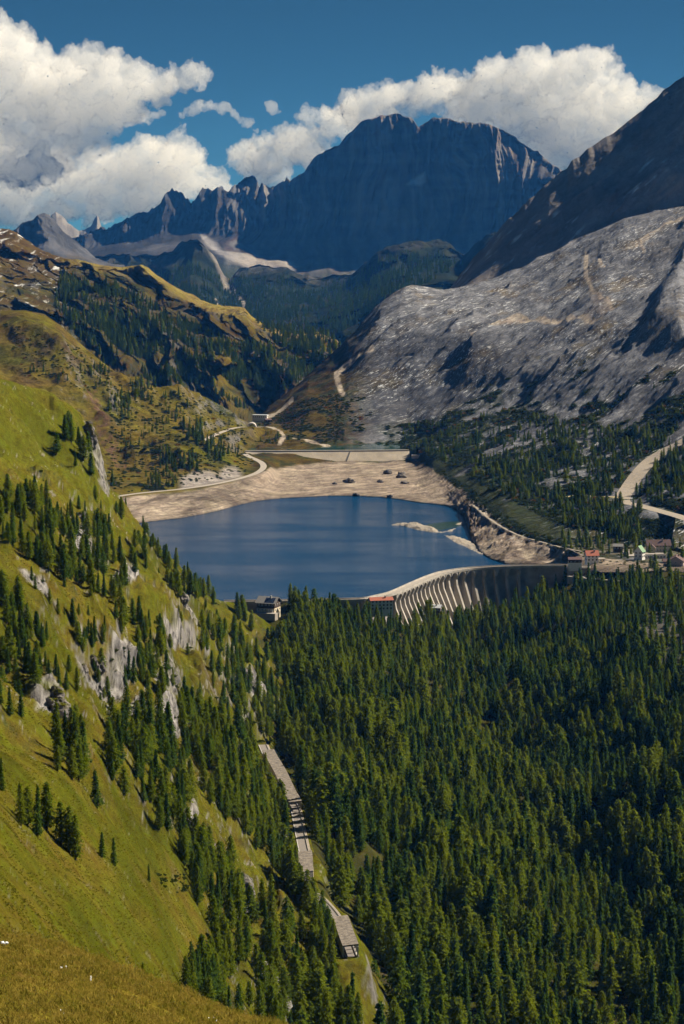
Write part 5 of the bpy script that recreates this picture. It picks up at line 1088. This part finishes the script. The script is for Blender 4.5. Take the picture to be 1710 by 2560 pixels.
# stands on the near slope: key, outline, number, height px range, share of larch
STANDS = [('on the left edge under the dry spur', [(-60,1480),(60,1520),(100,1600),(95,1700),(85,1790),(-60,1790)], 90, (62, 100), .5), ('on the high slope at the left edge', [(-60,1230),(60,1225),(115,1240),(130,1330),(110,1405),(-60,1410)], 70, (55, 88), .4),
    ('in the hollow behind the dry spur', [(90,1350),(210,1390),(250,1480),(290,1510),(210,1470),(80,1420)], 46, (50, 84), .45), ('on the ledges above the dry spur', [(215,1310),(300,1330),(320,1450),(300,1520),(245,1480),(220,1400)], 40, (48, 78), .6), ('in the upper gully of the green slope', [(125,1270),(215,1290),(230,1370),(150,1360)], 22, (40, 66), .5),
    ('on the rocky rib over the lake', [(310,1370),(365,1360),(370,1430),(320,1440)], 9, (50, 72), .5), ('on the rocky rib over the lake', [(385,1385),(420,1400),(425,1425),(395,1420)], 6, (40, 56), .5), ('on the skyline edge above the lake', [(268,1268),(290,1266),(350,1322),(405,1384),(465,1446),(530,1493),(575,1512),(640,1548),(690,1590),(680,1615),(620,1570),(560,1530),(500,1490),(440,1440),(380,1376),(330,1325)], 95, (32, 62), .6),
    ('in the dark cove of the mid slope', [(415,1450),(490,1455),(505,1510),(440,1520)], 16, (48, 76), .6), ('along the foot of the dry spur', [(285,1535),(345,1540),(420,1600),(435,1660),(370,1650),(300,1580)], 36, (44, 72), .4), ('at the tip of the dry spur', [(195,1575),(265,1580),(262,1615),(200,1612)], 11, (38, 62), .2),
    ('on the broken mid slope below the skyline', [(505,1560),(600,1600),(640,1660),(620,1720),(540,1700),(500,1640)], 60, (48, 74), .55), ('on top of the grey crags', [(345,1655),(395,1660),(400,1705),(350,1700)], 10, (50, 70), .3), ('in the central wood above the pasture', [(130,1850),(200,1840),(225,1910),(200,1960),(140,1930)], 16, (95, 128), .8),
    ('in the central wood above the pasture', [(255,1840),(320,1790),(420,1810),(462,1880),(476,2000),(440,2050),(350,2020),(280,1975)], 95, (84, 122), .5), ('in the lower wood beside the pasture', [(410,2060),(470,2090),(520,2150),(600,2210),(620,2270),(560,2280),(490,2262),(455,2150)], 60, (84, 122), .65),
    ('on the steep larch slope left of the valley road', [(445,1740),(520,1760),(600,1840),(660,1900),(680,1970),(712,2040),(735,2110),(742,2200),(700,2190),(620,2100),(540,2030),(480,1950),(450,1860)], 230, (66, 100), .75),
    ('in the wood at the foot of the pasture', [(455,2500),(480,2420),(555,2300),(560,2250),(640,2270),(720,2310),(800,2360),(845,2420),(880,2480),(940,2600),(960,2780),(620,2780),(560,2560)], 190, (92, 138), .8), ('along the open bends of the valley road', [(700,2130),(728,2160),(742,2215),(778,2262),(828,2312),(840,2372),(805,2350),(750,2290),(715,2220)], 22, (78, 108), .7), ('in the wood at the foot of the pasture', [(455,2430),(545,2430),(560,2510),(500,2500)], 14, (100, 132), .6),
    ('in the woods falling from the skyline to the valley', [(640,1580),(720,1620),(860,1680),(900,1800),(860,1850),(740,1850),(640,1840),(560,1780),(590,1720),(620,1650)], 230, (48, 72), .65), ('among the high crags of the green shoulder', [(112,1085),(175,1085),(238,1120),(262,1200),(225,1200),(160,1150),(115,1120)], 22, (46, 70), .05)]
EXCL = [[(520,1775),(560,1770),(640,1830),(560,1815)], [(425,1705),(470,1720),(560,1800),(480,1780)], [(470,1885),(520,1950),(580,1985),(560,2005),(490,1970)], [(690,2230),(740,2250),(800,2330),(700,2270)], [(745,2170),(800,2220),(900,2330),(915,2380),(860,2330),(790,2270)], [(640,1570),(700,1590),(690,1660),(640,1640)]]
def inside(poly, a, b):
    c = False; n = len(poly); j = n-1
    for i in range(n):
        if ((poly[i][1] > b) != (poly[j][1] > b)) and (a < (poly[j][0]-poly[i][0])*(b-poly[i][1])/(poly[j][1]-poly[i][1]+1e-9)+poly[i][0]): c = not c
        j = i
    return c
used = []
for key, poly, n, (h0, h1), sh_ in STANDS:
    xs = [a for a, _ in poly]; ys = [b for _, b in poly]; k = 0; tries = 0; n = int(n*(.66 if n > 60 else (.78 if n > 20 else 1))); h0 *= .9; h1 *= .92
    while k < n and tries < n*12:
        tries += 1; a = rg.uniform(min(xs), max(xs)); b = rg.uniform(min(ys), max(ys))
        if not inside(poly, a, b) or any(inside(e, a, b) for e in EXCL): continue
        q, _ = pick(LM, a, b)
        if q is None or not far_from_road(q) or (632 < a < 716 and 1515 < b < 1592): continue
        if used and np.min(np.hypot(np.array(used[-400:])[:, 0]-q[0], np.array(used[-400:])[:, 1]-q[1])) < 3.0: continue
        used.append((q[0], q[1])); h = rg.uniform(h0, h1)*q[1]/F*(0.75 if rg.random() < 0.18 else 1.0)
        kd = 'larch' if rg.random() < sh_ else ('pine' if rg.random() < 0.2 else 'spruce'); add_tree(kd, q, h, key); k += 1
# the dense valley forest
HOUSE_XY = [(float(o.location.x), float(o.location.y), 9 if o.get('category') != 'hotel' else 15) for o in scene.objects if o.get('category') in ('house', 'hut', 'hotel', 'shed', 'garage', 'bar')]
CLEAR = [[(905,2115),(945,2120),(950,2150),(915,2160)], [(975,1685),(1010,1685),(1010,1700),(975,1700)], [(1066,1700),(1095,1700),(1095,1740),(1066,1740)], [(1375,1470),(1430,1465),(1440,1500),(1390,1505)], [(700,2240),(745,2180),(800,2222),(860,2300),(915,2380),(880,2390),(800,2290)]]
y = 880.0
while y < 2440:
    sp = 9.2 if y < 1500 else 8.6; x = (-330/F*y) if y < 1500 else (-280/F*y)
    while x < 1500/F*y:
        qx, qy = x+rg.uniform(-.42, .42)*sp, y+rg.uniform(-.42, .42)*sp; x += sp
        a0, _ = proj(np.array([qx, qy, 0.0]))
        dmax = np.interp(a0, proj(crest)[0], crest_y) if 560 < a0 < 1476 else (2240 if a0 < 560 else 2436)
        if qy > dmax - (24 if 960 < a0 < 1320 else 9): continue
        z_ = float(vz(np.array([qx]), np.array([qy]))[0]); a, b = proj(np.array([qx, qy, z_]))
        if a > 2000 or not far_from_road((qx, qy), 7.0): continue
        # stay off where the near slope stands higher
        if a < 1060:
            m_ = LM.ras[int((b+200)//4) if 0 <= (b+200)//4 < 800 else 0, int(np.clip((a+400)//4, 0, 639))]
            if m_ >= 0 and LM.q[m_, 1] < qy-12: continue
        if any(inside(e, a, b) for e in CLEAR) or any((qx-hx)**2+(qy-hy)**2 < r_*r_ for hx, hy, r_ in HOUSE_XY): continue
        if 628 < a < 720 and 1515 < b < 1592: continue
        scrub = inside([(1540,1580),(1640,1520),(1760,1470),(1760,1640),(1650,1660)], a, b)
        if scrub and rg.random() < 0.6: continue
        if a > 1390 and b < 1462 and rg.random() < 0.86: continue
        hx_ = qx - np.interp(qy, [800,1260,1460,1660,2066,2330], [185,179,173,152,113,100])
        den = 0.94 + 0.95*float(fbm(np.array([qx/40]), np.array([qy/40]), np.array([5.5]), 3)[0])
        if rg.random() > den: continue
        patch = float(fbm(np.array([qx/60]), np.array([qy/75]), np.array([2.5]), 3)[0]); h = (rg.normal(1, .2)+0.55*np.clip(patch, -.5, .5))*np.interp(qy, [900, 1300, 1700, 2100, 2440], [26.5, 25, 21.5, 18, 16])
        if rg.random() < 0.2: h *= 0.66
        lsh = 0.72 if hx_ < 0 else 0.45; lsh += 0.5*float(fbm(np.array([qx/70]), np.array([qy/70]), np.array([9.5]), 2)[0])
        kd = 'larch' if rg.random() < lsh else ('pine' if rg.random() < 0.15 else 'spruce')
        add_tree(kd, (qx, qy, z_-0.3), max(7, h), 'valley left' if hx_ < -20 else 'valley right')
    y += sp*0.92
# trees round the lake, on the right slope and on the ribbed mountain
def scatter(L, n, region, test, hr, lsh, key, kinds=('larch', 'spruce')):
    k = 0; tr_ = 0; xs = [a for a, _ in region]; ys = [b for _, b in region]
    while k < n and tr_ < n*8:
        tr_ += 1; a = rg.uniform(min(xs), max(xs)); b = rg.uniform(min(ys), max(ys))
        if not inside(region, a, b): continue
        q, i_ = pick(L, a, b)
        if q is None: continue
        c = L.cov[i_]
        if not test(a, b, q, c): continue
        k += 1; add_tree(kinds[0] if rg.random() < lsh else kinds[1], q-[0, 0, .3], rg.uniform(*hr)*(0.7+0.6*rg.random()), key)
nz_ = lambda q, s, o: float(fbm(np.array([q[0]/s]), np.array([q[1]/s]), np.array([o]), 3)[0])
off_track = lambda q: min(np.min(np.hypot(track[:, 0]-q[0], track[:, 1]-q[1]))-14, np.min(np.hypot(track2[:, 0]-q[0], track2[:, 1]-q[1]))-9, np.min(np.hypot(road_east[:, 0]-q[0], road_east[:, 1]-q[1]))-4) > 0
dark = lambda c: c[0]+c[1] < 0.16
scatter(LB, 1900, [(1020,1135),(1180,1090),(1400,1060),(1720,1080),(2000,1060),(2000,1360),(1720,1345),(1560,1345),(1400,1310),(1260,1240),(1160,1185),(1080,1140)], lambda a, b, q, c: off_track(q) and rg.random() < 0.5+1.6*nz_(q, 60, 3.3), (8, 14), 0.45, 'right slope')
scatter(LB, 800, [(1000,1080),(1150,1010),(1400,990),(1720,960),(1720,1090),(1400,1080),(1180,1100),(1030,1130)], lambda a, b, q, c: dark(c) and off_track(q) and rg.random() < 0.2+1.4*nz_(q, 60, 3.3), (6, 10), 0.5, 'right slope')
scatter(LB, 70, [(1395,1340),(1560,1350),(1720,1365),(1720,1400),(1560,1400),(1400,1375)], lambda a, b, q, c: all((q[0]-hx)**2+(q[1]-hy)**2 > r_*r_*1.2 for hx, hy, r_ in HOUSE_XY) and off_track(q), (9, 14), 0.5, 'right slope')
SHORE_STANDS = [([(320,950),(385,960),(385,1015),(330,1005)], 16, (11,17)), ([(260,970),(330,990),(330,1050),(270,1030)], 26, (8,14)), ([(455,1062),(505,1062),(510,1115),(460,1118)], 18, (12,18)), ([(505,1095),(565,1100),(570,1150),(520,1150)], 16, (10,16)), ([(398,1130),(490,1140),(495,1178),(400,1180)], 34, (10,16)), ([(365,1185),(445,1185),(440,1222),(360,1222)], 24, (7,13)), ([(570,1110),(606,1125),(606,1150),(570,1145)], 9, (7,11)), ([(640,1080),(700,1085),(690,1108),(645,1105)], 5, (8,11)), ([(60,930),(260,900),(300,960),(250,970),(140,960)], 26, (6,11)), ([(400,980),(470,985),(480,1060),(420,1060)], 18, (7,12)), ([(300,1040),(420,1040),(420,1130),(300,1130)], 22, (6,11)), ([(230,920),(260,915),(290,940),(250,940)], 8, (9,14))]
for rgn, n, hr in SHORE_STANDS: scatter(LB, int(n*1.6), rgn, lambda a, b, q, c: True, hr, 0.25, 'far shore hillside')
scatter(LW, 3200, [(150,690),(300,720),(450,800),(600,860),(700,860),(800,860),(840,900),(740,960),(660,1010),(560,1030),(480,980),(380,960),(290,920),(200,850),(130,780)], lambda a, b, q, c: rg.random() < 0.35+1.9*nz_(q, 90, 6.3) and b < 2000, (11, 19), 0.15, 'ribbed mountain')
scatter(LF, 4200, [(300,680),(400,690),(480,660),(560,700),(640,690),(760,705),(880,700),(960,650),(1080,625),(1140,660),(1200,640),(1000,740),(860,830),(600,830),(300,830)], lambda a, b, q, c: c[0] < 0.06 and rg.random() < 0.5+1.5*nz_(q, 250, 4.3), (16, 26), 0.0, 'wooded foothills')
scatter(LW, 260, [(640,800),(830,835),(860,880),(700,870)], lambda a, b, q, c: True, (12, 18), 0.1, 'ribbed mountain')

scatter(LM, 190, [(0,1230),(270,1280),(640,1560),(700,1700),(640,1800),(480,1720),(300,1800),(0,1640)], lambda a, b, q, c: rg.random() < 0.3+1.4*nz_(q, 50, 1.3) and not any(inside(e, a, b) for e in EXCL), (5, 11), 0.45, 'scattered over the broken slope')
GROUPLBL = {'valley left': ('in the dense sunny forest filling the valley below the dam', 'valley forest sunny side'), 'valley right': ('in the dim forest right of the valley stream gully', 'valley forest shaded side'),
            'right slope': ('on the slope above the lakeside path', 'trees above the lakeside path'), 'far shore hillside': ('on the tawny hillside over the far shore road', 'trees over the far shore road'), 'wooded foothills': ('on the blue wooded foothills of the far wall', 'trees of the far foothills'), 'ribbed mountain': ('on the dark ribbed mountain beyond the lake', 'trees of the ribbed mountain')}
KN = {'larch': ('larch_tree', 'feathery light green larch', 'larch'), 'spruce': ('spruce_tree', 'dark pointed spruce', 'spruce'), 'pine': ('stone_pine', 'dark round crowned stone pine', 'pine')}
UNL = []
order = sorted(range(len(TREES)), key=lambda i: (TREES[i][6] is None, -TREES[i][4]/TREES[i][2]))
taken = {'larch': 0, 'spruce': 0, 'pine': 0}; rest = []
LIM = {'larch': 300, 'spruce': 300, 'pine': 60}
for i in order:
    kd, x, y, z, h, key, lb = TREES[i]; a, b = proj(np.array([x, y, z+h])); a1, b1 = proj(np.array([x, y, z]))
    vis = 8 < a < 1702 and b < 2530 and b1 > 0
    if vis and taken[kd] < LIM[kd]:
        taken[kd] += 1; s = h/20.0; wd_ = s*rg.uniform(.95, 1.75)*(.85 if not key.startswith('valley') else 1); nm, desc, cat = KN[kd]
        e = empty(nm, (x, y, z), rg.uniform(0, 6.28)); e.scale = (wd_, wd_, s)
        if lb: tag(e, lb, 'tree')
        else: UNL.append((e, kd, key, float(a1), float(b1), h*F/y))
        c, t = PROTO[kd][int(rg.integers(len(PROTO[kd])))]
        for nm_, me in (('crown', c), ('trunk', t)):
            o = bpy.data.objects.new(nm_, me); COL.objects.link(o); o.parent = e
    else: rest.append(i)
# every single tree gets the words that find it: its wood, the landmarks it stands under or level with, and its rank by size
ORD = ['tallest', 'second tallest', 'third tallest', 'fourth tallest', 'fifth tallest', 'sixth tallest', 'seventh tallest', 'eighth tallest', 'ninth tallest', 'tenth tallest', 'eleventh tallest', 'twelfth tallest', 'thirteenth tallest', 'fourteenth tallest', 'fifteenth tallest', 'sixteenth tallest', 'seventeenth tallest', 'eighteenth tallest', 'nineteenth tallest', 'twentieth tallest']
COLS = [(780, 'under the chalet'), (900, 'under the hidden end of dam'), (990, 'under the dam house'), (1085, 'under the first dam arches'), (1180, 'under the tin roofed shed'), (1270, 'under the tallest buttresses'), (1360, 'under the last buttresses'), (1460, 'under the plain end of dam'), (1560, 'under the orange roofed house'), (1650, 'under the long hotel'), (9999, 'under the pink hotel')]
ROWS = [(1990, 'level with the long gallery'), (2160, 'level with the open road'), (2260, 'level with the short gallery'), (2360, 'level with the lowest gallery'), (2450, 'just lower than the lowest gallery'), (2540, 'foot just inside the frame'), (9999, 'foot below the frame')]
bins = {}
for it in UNL:
    e, kd, key, a, b, hp = it
    if key.startswith('valley'): k = (kd, 'valley', next(w for m_, w in COLS if a < m_), next(w for m_, w in ROWS if b < m_))
    else:
        al = sorted(u[3] for u in UNL if u[2] == key); r_ = al.index(a)/max(1, len(al)-1)
        k = (kd, key, 'uphill end' if r_ < .34 else ('middle' if r_ < .67 else 'downhill end'), '')
    bins.setdefault(k, []).append(it)
for k, its in bins.items():
    its.sort(key=lambda t: -t[5])
    for r_, (e, kd, key, a, b, hp) in enumerate(its):
        nm, desc, cat = KN[kd]; o_ = ORD[min(r_, len(ORD)-1)] if len(its) > 1 else 'only'
        if key.startswith('valley'): lb = f'{o_} forest {cat} {k[2]}, {k[3]}'
        elif key in GROUPLBL: lb = f'{o_} {cat} {k[2]} {GROUPLBL[key][0]}'
        else: lb = f'{o_} {cat}, {k[2]}, {key}'
        tag(e, lb, 'tree', nm.replace('_', ' ')+'s '+(GROUPLBL[key][1] if key in GROUPLBL else key))
print('TREES', len(TREES), taken, 'rest', len(rest))

# ---- the rest as one mass per kind, instanced from the same meshes
def gn_scatter(name, pts, rot, scl, idx, sources, label=None):
    """pts (n,3); rot (n,) about z; scl (n,3); idx picks one of sources (lists of objects joined)"""
    me = bpy.data.meshes.new(name); me.vertices.add(len(pts)); me.vertices.foreach_set('co', np.asarray(pts, np.float32).ravel())
    for nm, ty, d, key in (('rz', 'FLOAT', rot, 'value'), ('sc', 'FLOAT_VECTOR', scl, 'vector'), ('vi', 'INT', idx, 'value')):
        at = me.attributes.new(nm, ty, 'POINT'); at.data.foreach_set(key, np.asarray(d, np.int32 if ty == 'INT' else np.float32).ravel())
    o = bpy.data.objects.new(name, me); COL.objects.link(o)
    ng = bpy.data.node_groups.new(name, 'GeometryNodeTree'); ng.interface.new_socket('Geometry', in_out='INPUT', socket_type='NodeSocketGeometry'); ng.interface.new_socket('Geometry', in_out='OUTPUT', socket_type='NodeSocketGeometry')
    nn = lambda ty: ng.nodes.new(ty)
    gi, go = nn('NodeGroupInput'), nn('NodeGroupOutput'); jn = nn('GeometryNodeJoinGeometry'); ng.links.new(jn.outputs[0], go.inputs[0])
    def attr(nm, ty): a = nn('GeometryNodeInputNamedAttribute'); a.data_type = ty; a.inputs['Name'].default_value = nm; return a.outputs[0]
    rz_, sc_, vi_ = attr('rz', 'FLOAT'), attr('sc', 'FLOAT_VECTOR'), attr('vi', 'INT')
    cb = nn('ShaderNodeCombineXYZ'); ng.links.new(rz_, cb.inputs['Z'])
    for k, src in enumerate(sources):
        cmp_ = nn('FunctionNodeCompare'); cmp_.data_type = 'INT'; cmp_.operation = 'EQUAL'; ng.links.new(vi_, cmp_.inputs[2]); cmp_.inputs[3].default_value = k
        jj = nn('GeometryNodeJoinGeometry')
        for so in src:
            oi = nn('GeometryNodeObjectInfo'); oi.inputs['Object'].default_value = so; oi.transform_space = 'ORIGINAL'; ng.links.new(oi.outputs['Geometry'], jj.inputs[0])
        ip = nn('GeometryNodeInstanceOnPoints'); ng.links.new(gi.outputs[0], ip.inputs['Points']); ng.links.new(cmp_.outputs[0], ip.inputs['Selection']); ng.links.new(jj.outputs[0], ip.inputs['Instance'])
        ng.links.new(cb.outputs[0], ip.inputs['Rotation']); ng.links.new(sc_, ip.inputs['Scale']); ng.links.new(ip.outputs[0], jn.inputs[0])
    md = o.modifiers.new('scatter', 'NODES'); md.node_group = ng; tag(o, label, kind='stuff'); return o
def hidden_src(nm, me):
    o = bpy.data.objects.new(nm, me); return o
for kd, nm, lb in (('larch', 'larch_woods', 'countless smaller light green larches of the valley forest and slopes'), ('spruce', 'spruce_woods', 'countless smaller dark spruces of the valley forest and mountainsides')):
    ks = ('larch',) if kd == 'larch' else ('spruce', 'pine')
    ids = [i for i in rest if TREES[i][0] in ks]; a = np.array([[TREES[i][1], TREES[i][2], TREES[i][3], TREES[i][4]] for i in ids])
    n = len(a); s = a[:, 3]/20; w_ = s*rg.uniform(.95, 1.75, n); srcs = []; idx = np.zeros(n, int)
    for k in ks:
        base = len(srcs)
        for c, t in PROTO[k]: srcs.append([hidden_src('crown', c), hidden_src('trunk', t)])
        sel = np.array([TREES[i][0] == k for i in ids]); idx[sel] = base+rg.integers(0, len(PROTO[k]), sel.sum())
    gn_scatter(nm, a[:, :3], rg.uniform(0, 6.28, n), np.stack([w_, w_, s], -1), idx, srcs, lb)

# ---- dwarf pine and shrubs
def bush(seed, n=170):
    rg2 = np.random.default_rng(seed); V = []; Fc = []
    for k in range(n):
        d_ = rg2.normal(0, 1, 3); d_ /= np.linalg.norm(d_); d_[2] = abs(d_[2]); c = d_*np.array([1, 1, .62])*rg2.uniform(.45, 1)*(1+.25*math.sin(3*math.atan2(d_[1], d_[0])+seed))
        ax = d_*0.5+rg2.normal(0, .5, 3)+[0, 0, .5]; ax /= np.linalg.norm(ax); s_ = np.cross(ax, rg2.normal(0, 1, 3)); s_ /= np.linalg.norm(s_); l, w_ = rg2.uniform(.22, .42), rg2.uniform(.12, .22)
        b = len(V); V += [c-ax*l*.5, c+s_*w_, c+ax*l*.6, c-s_*w_]; Fc.append((b, b+1, b+2, b+3))
    return V, Fc
def bush_mesh(seed, mat):
    V, Fc = bush(seed); me = bpy.data.meshes.new('foliage'); me.from_pydata([tuple(map(float, a)) for a in V], [], Fc); me.materials.append(mat); return bpy.data.objects.new('foliage', me)
bp_ = []; bsc = []
def bushes(L, n, region, test, r0, r1):
    k = 0; tr_ = 0; xs = [a for a, _ in region]; ys = [b for _, b in region]
    while k < n and tr_ < n*6:
        tr_ += 1; a = rg.uniform(min(xs), max(xs)); b = rg.uniform(min(ys), max(ys))
        if not inside(region, a, b): continue
        q, i_ = pick(L, a, b)
        if q is None or not test(a, b, q, L.cov[i_]): continue
        k += 1; bp_.append(q-[0, 0, .2]); bsc.append(rg.uniform(r0, r1))
bushes(LB, 5200, [(860,1010),(1000,930),(1200,930),(1400,900),(1560,890),(1720,880),(1950,900),(1950,1340),(1720,1345),(1560,1345),(1400,1310),(1260,1240),(1160,1185),(1040,1125),(900,1105)], lambda a, b, q, c: dark(c) and off_track(q), 2.2, 4.6)
bushes(LB, 2600, [(250,900),(300,950),(470,985),(600,1055),(640,1150),(600,1185),(400,1225),(270,1235)], lambda a, b, q, c: c[0]+c[1] < 0.12 or rg.random() < 0.08, 1.5, 3.6)
bushes(LB, 900, [(600,1100),(690,1030),(760,1000),(860,980),(860,1100),(760,1105),(640,1108)], lambda a, b, q, c: c[0]+c[1] < 0.14 and np.min(np.hypot(road_pass[:, 0]-q[0], road_pass[:, 1]-q[1])) > 10, 1.6, 3.4)
bushes(LB, 700, [(1080,1160),(1180,1220),(1260,1285),(1330,1325),(1400,1350),(1480,1370),(1480,1395),(1420,1380),(1340,1350),(1280,1330),(1200,1270),(1130,1205)], lambda a, b, q, c: off_track(q), 1.5, 3.2)
bushes(LB, 260, [(0,800),(200,870),(260,920),(240,980),(60,940)], lambda a, b, q, c: True, 1.2, 3.0)
clr_h = lambda a, b, q, c: all((q[0]-hx)**2+(q[1]-hy)**2 > r_*r_ for hx, hy, r_ in HOUSE_XY) and np.min(np.hypot(lane[:, 0]-q[0], lane[:, 1]-q[1])) > 5
bushes(LV, 420, [(1330,1455),(1420,1425),(1720,1425),(1720,1480),(1560,1480),(1400,1490)], clr_h, 1.0, 2.6)
bushes(LB, 220, [(1400,1345),(1560,1335),(1720,1350),(1720,1420),(1560,1425),(1480,1400)], clr_h, 0.9, 2.2)
bushes(LM, 1500, [(-20,1100),(200,1200),(400,1400),(640,1560),(760,1700),(760,1900),(700,2000),(560,2000),(470,1850),(300,1700),(0,1760)], lambda a, b, q, c: c[0]+c[1] < 0.13, 0.7, 1.8)
bushes(LM, 420, [(690,1850),(760,1870),(850,1900),(870,1990),(800,2010),(740,1970),(640,1860),(560,1830),(620,1800)], lambda a, b, q, c: far_from_road(q, 6), 1.5, 2.8)
bushes(LM, 46, [(375,2195),(420,2175),(470,2170),(495,2200),(480,2240),(420,2225)], lambda a, b, q, c: rg.random() < 0.4, 0.6, 2.0)
bp_ = np.array(bp_); bsc = np.array(bsc); n = len(bp_)
gn_scatter('mugo_pine_scrub', bp_, rg.uniform(0, 6.28, n), np.stack([bsc, bsc, bsc*0.75], -1), np.where(rg.random(n) < 0.035, 3, rg.integers(0, 3, n)), [[bush_mesh(1, M_mugo)], [bush_mesh(2, M_mugo)], [bush_mesh(3, M_mugo)], [bush_mesh(4, M_rust)]], 'low carpet of dwarf pine and autumn shrubs on the slopes')
# ---- grass on the brow
def tuft(seed):
    rg2 = np.random.default_rng(seed); V = []; Fc = []
    for k in range(16):
        a = rg2.uniform(0, 6.28); o_ = rg2.normal(0, .10, 2); h = rg2.uniform(.05, .15); l = rg2.uniform(.05, .22); w_ = .012; b = len(V); ca, sa = math.cos(a), math.sin(a)
        V += [(o_[0]-sa*w_, o_[1]+ca*w_, -.03), (o_[0]+sa*w_, o_[1]-ca*w_, -.03), (o_[0]+ca*l*.4+sa*w_*.8, o_[1]+sa*l*.4-ca*w_*.8, h*.65), (o_[0]+ca*l*.4-sa*w_*.8, o_[1]+sa*l*.4+ca*w_*.8, h*.65), (o_[0]+ca*l, o_[1]+sa*l, h)]; Fc += [(b, b+1, b+2, b+3), (b+3, b+2, b+4)]
    return V, Fc
M_blade = leaf_mat('grass_blades', (0.155, 0.15, 0.015), (0.38, 0.275, 0.06), 0.5); srcs = []
for k in range(3):
    V, Fc = tuft(k); me = bpy.data.meshes.new('tuft'); me.from_pydata([tuple(map(float, a)) for a in V], [], Fc); me.materials.append(M_blade); srcs.append([bpy.data.objects.new('tuft', me)])
gp_ = []
q = LH.p; tt = LH.t; ok = np.argwhere((tt > 0.55) & (tt < 2.25)); q0 = q[ok[:, 0], ok[:, 1]]; n = 30000
i_ = rg.integers(0, len(q0), n); gp_ = q0[i_]+np.stack([rg.normal(0, .12, n), rg.normal(0, .3, n), 0*i_], -1)
s = rg.uniform(.6, 1.5, n)*(0.8+0.8*np.clip(fbm(gp_[:, 0]/3, gp_[:, 1]/3, 0*gp_[:, 0], 3), 0, 1)); gn_scatter('brow_grass', gp_, rg.uniform(0, 6.28, n), np.stack([s, s, s], -1), rg.integers(0, 3, n), srcs, 'dry tufted grass covering the nearest brow')

# ---- tussocks on the pasture
def tussock(seed):
    rg2 = np.random.default_rng(seed); V = []; Fc = []
    for k in range(12):
        a = rg2.uniform(0, 6.28); o_ = rg2.normal(0, .28, 2); h = rg2.uniform(.16, .42); l = rg2.uniform(.1, .35); w_ = rg2.uniform(.08, .17); b = len(V); ca, sa = math.cos(a), math.sin(a)
        V += [(o_[0]-sa*w_, o_[1]+ca*w_, -.1), (o_[0]+sa*w_, o_[1]-ca*w_, -.1), (o_[0]+ca*l+sa*w_*.6, o_[1]+sa*l-ca*w_*.6, h), (o_[0]+ca*l-sa*w_*.6, o_[1]+sa*l+ca*w_*.6, h)]; Fc.append((b, b+1, b+2, b+3))
    return V, Fc
M_tus = leaf_mat('pasture_tussock', (0.11, 0.115, 0.008), (0.17, 0.15, 0.016), 0.5); srcs = []
for k in range(3):
    V, Fc = tussock(50+k); me = bpy.data.meshes.new('tussock'); me.from_pydata([tuple(map(float, a)) for a in V], [], Fc); me.materials.append(M_tus); srcs.append([bpy.data.objects.new('tussock', me)])
q = LM.q.reshape(LM.nr, LM.nc, 3); sel = np.argwhere((LM.px > -20) & (LM.px < 760) & (LM.t > 0.6) & (LM.t < 8.9) & (LM.py < 2600)); n = 75000
i_ = rg.integers(0, len(sel), n); r_, c_ = sel[i_, 0].clip(0, LM.nr-2), sel[i_, 1].clip(0, LM.nc-2); a_, b_ = rg.random(n)[:, None], rg.random(n)[:, None]
tp_ = q[r_, c_]*(1-a_)*(1-b_)+q[r_, c_+1]*a_*(1-b_)+q[r_+1, c_]*(1-a_)*b_+q[r_+1, c_+1]*a_*b_; cg = LM.cov.reshape(LM.nr, LM.nc, 3)[r_, c_]
ok = (cg[:, 2] < 0.03) & (fbm(tp_[:, 0]/9, tp_[:, 1]/14, 0*tp_[:, 0], 3) + rg.normal(0, .2, n) > -0.1); tp_ = tp_[ok]; n = len(tp_); s = rg.uniform(.3, .8, n)
gn_scatter('pasture_tussocks', tp_, rg.uniform(0, 6.28, n), np.stack([s*1.2, s*1.2, s*.8], -1), rg.integers(0, 3, n), srcs, 'tussocky grass over the sloping pasture')
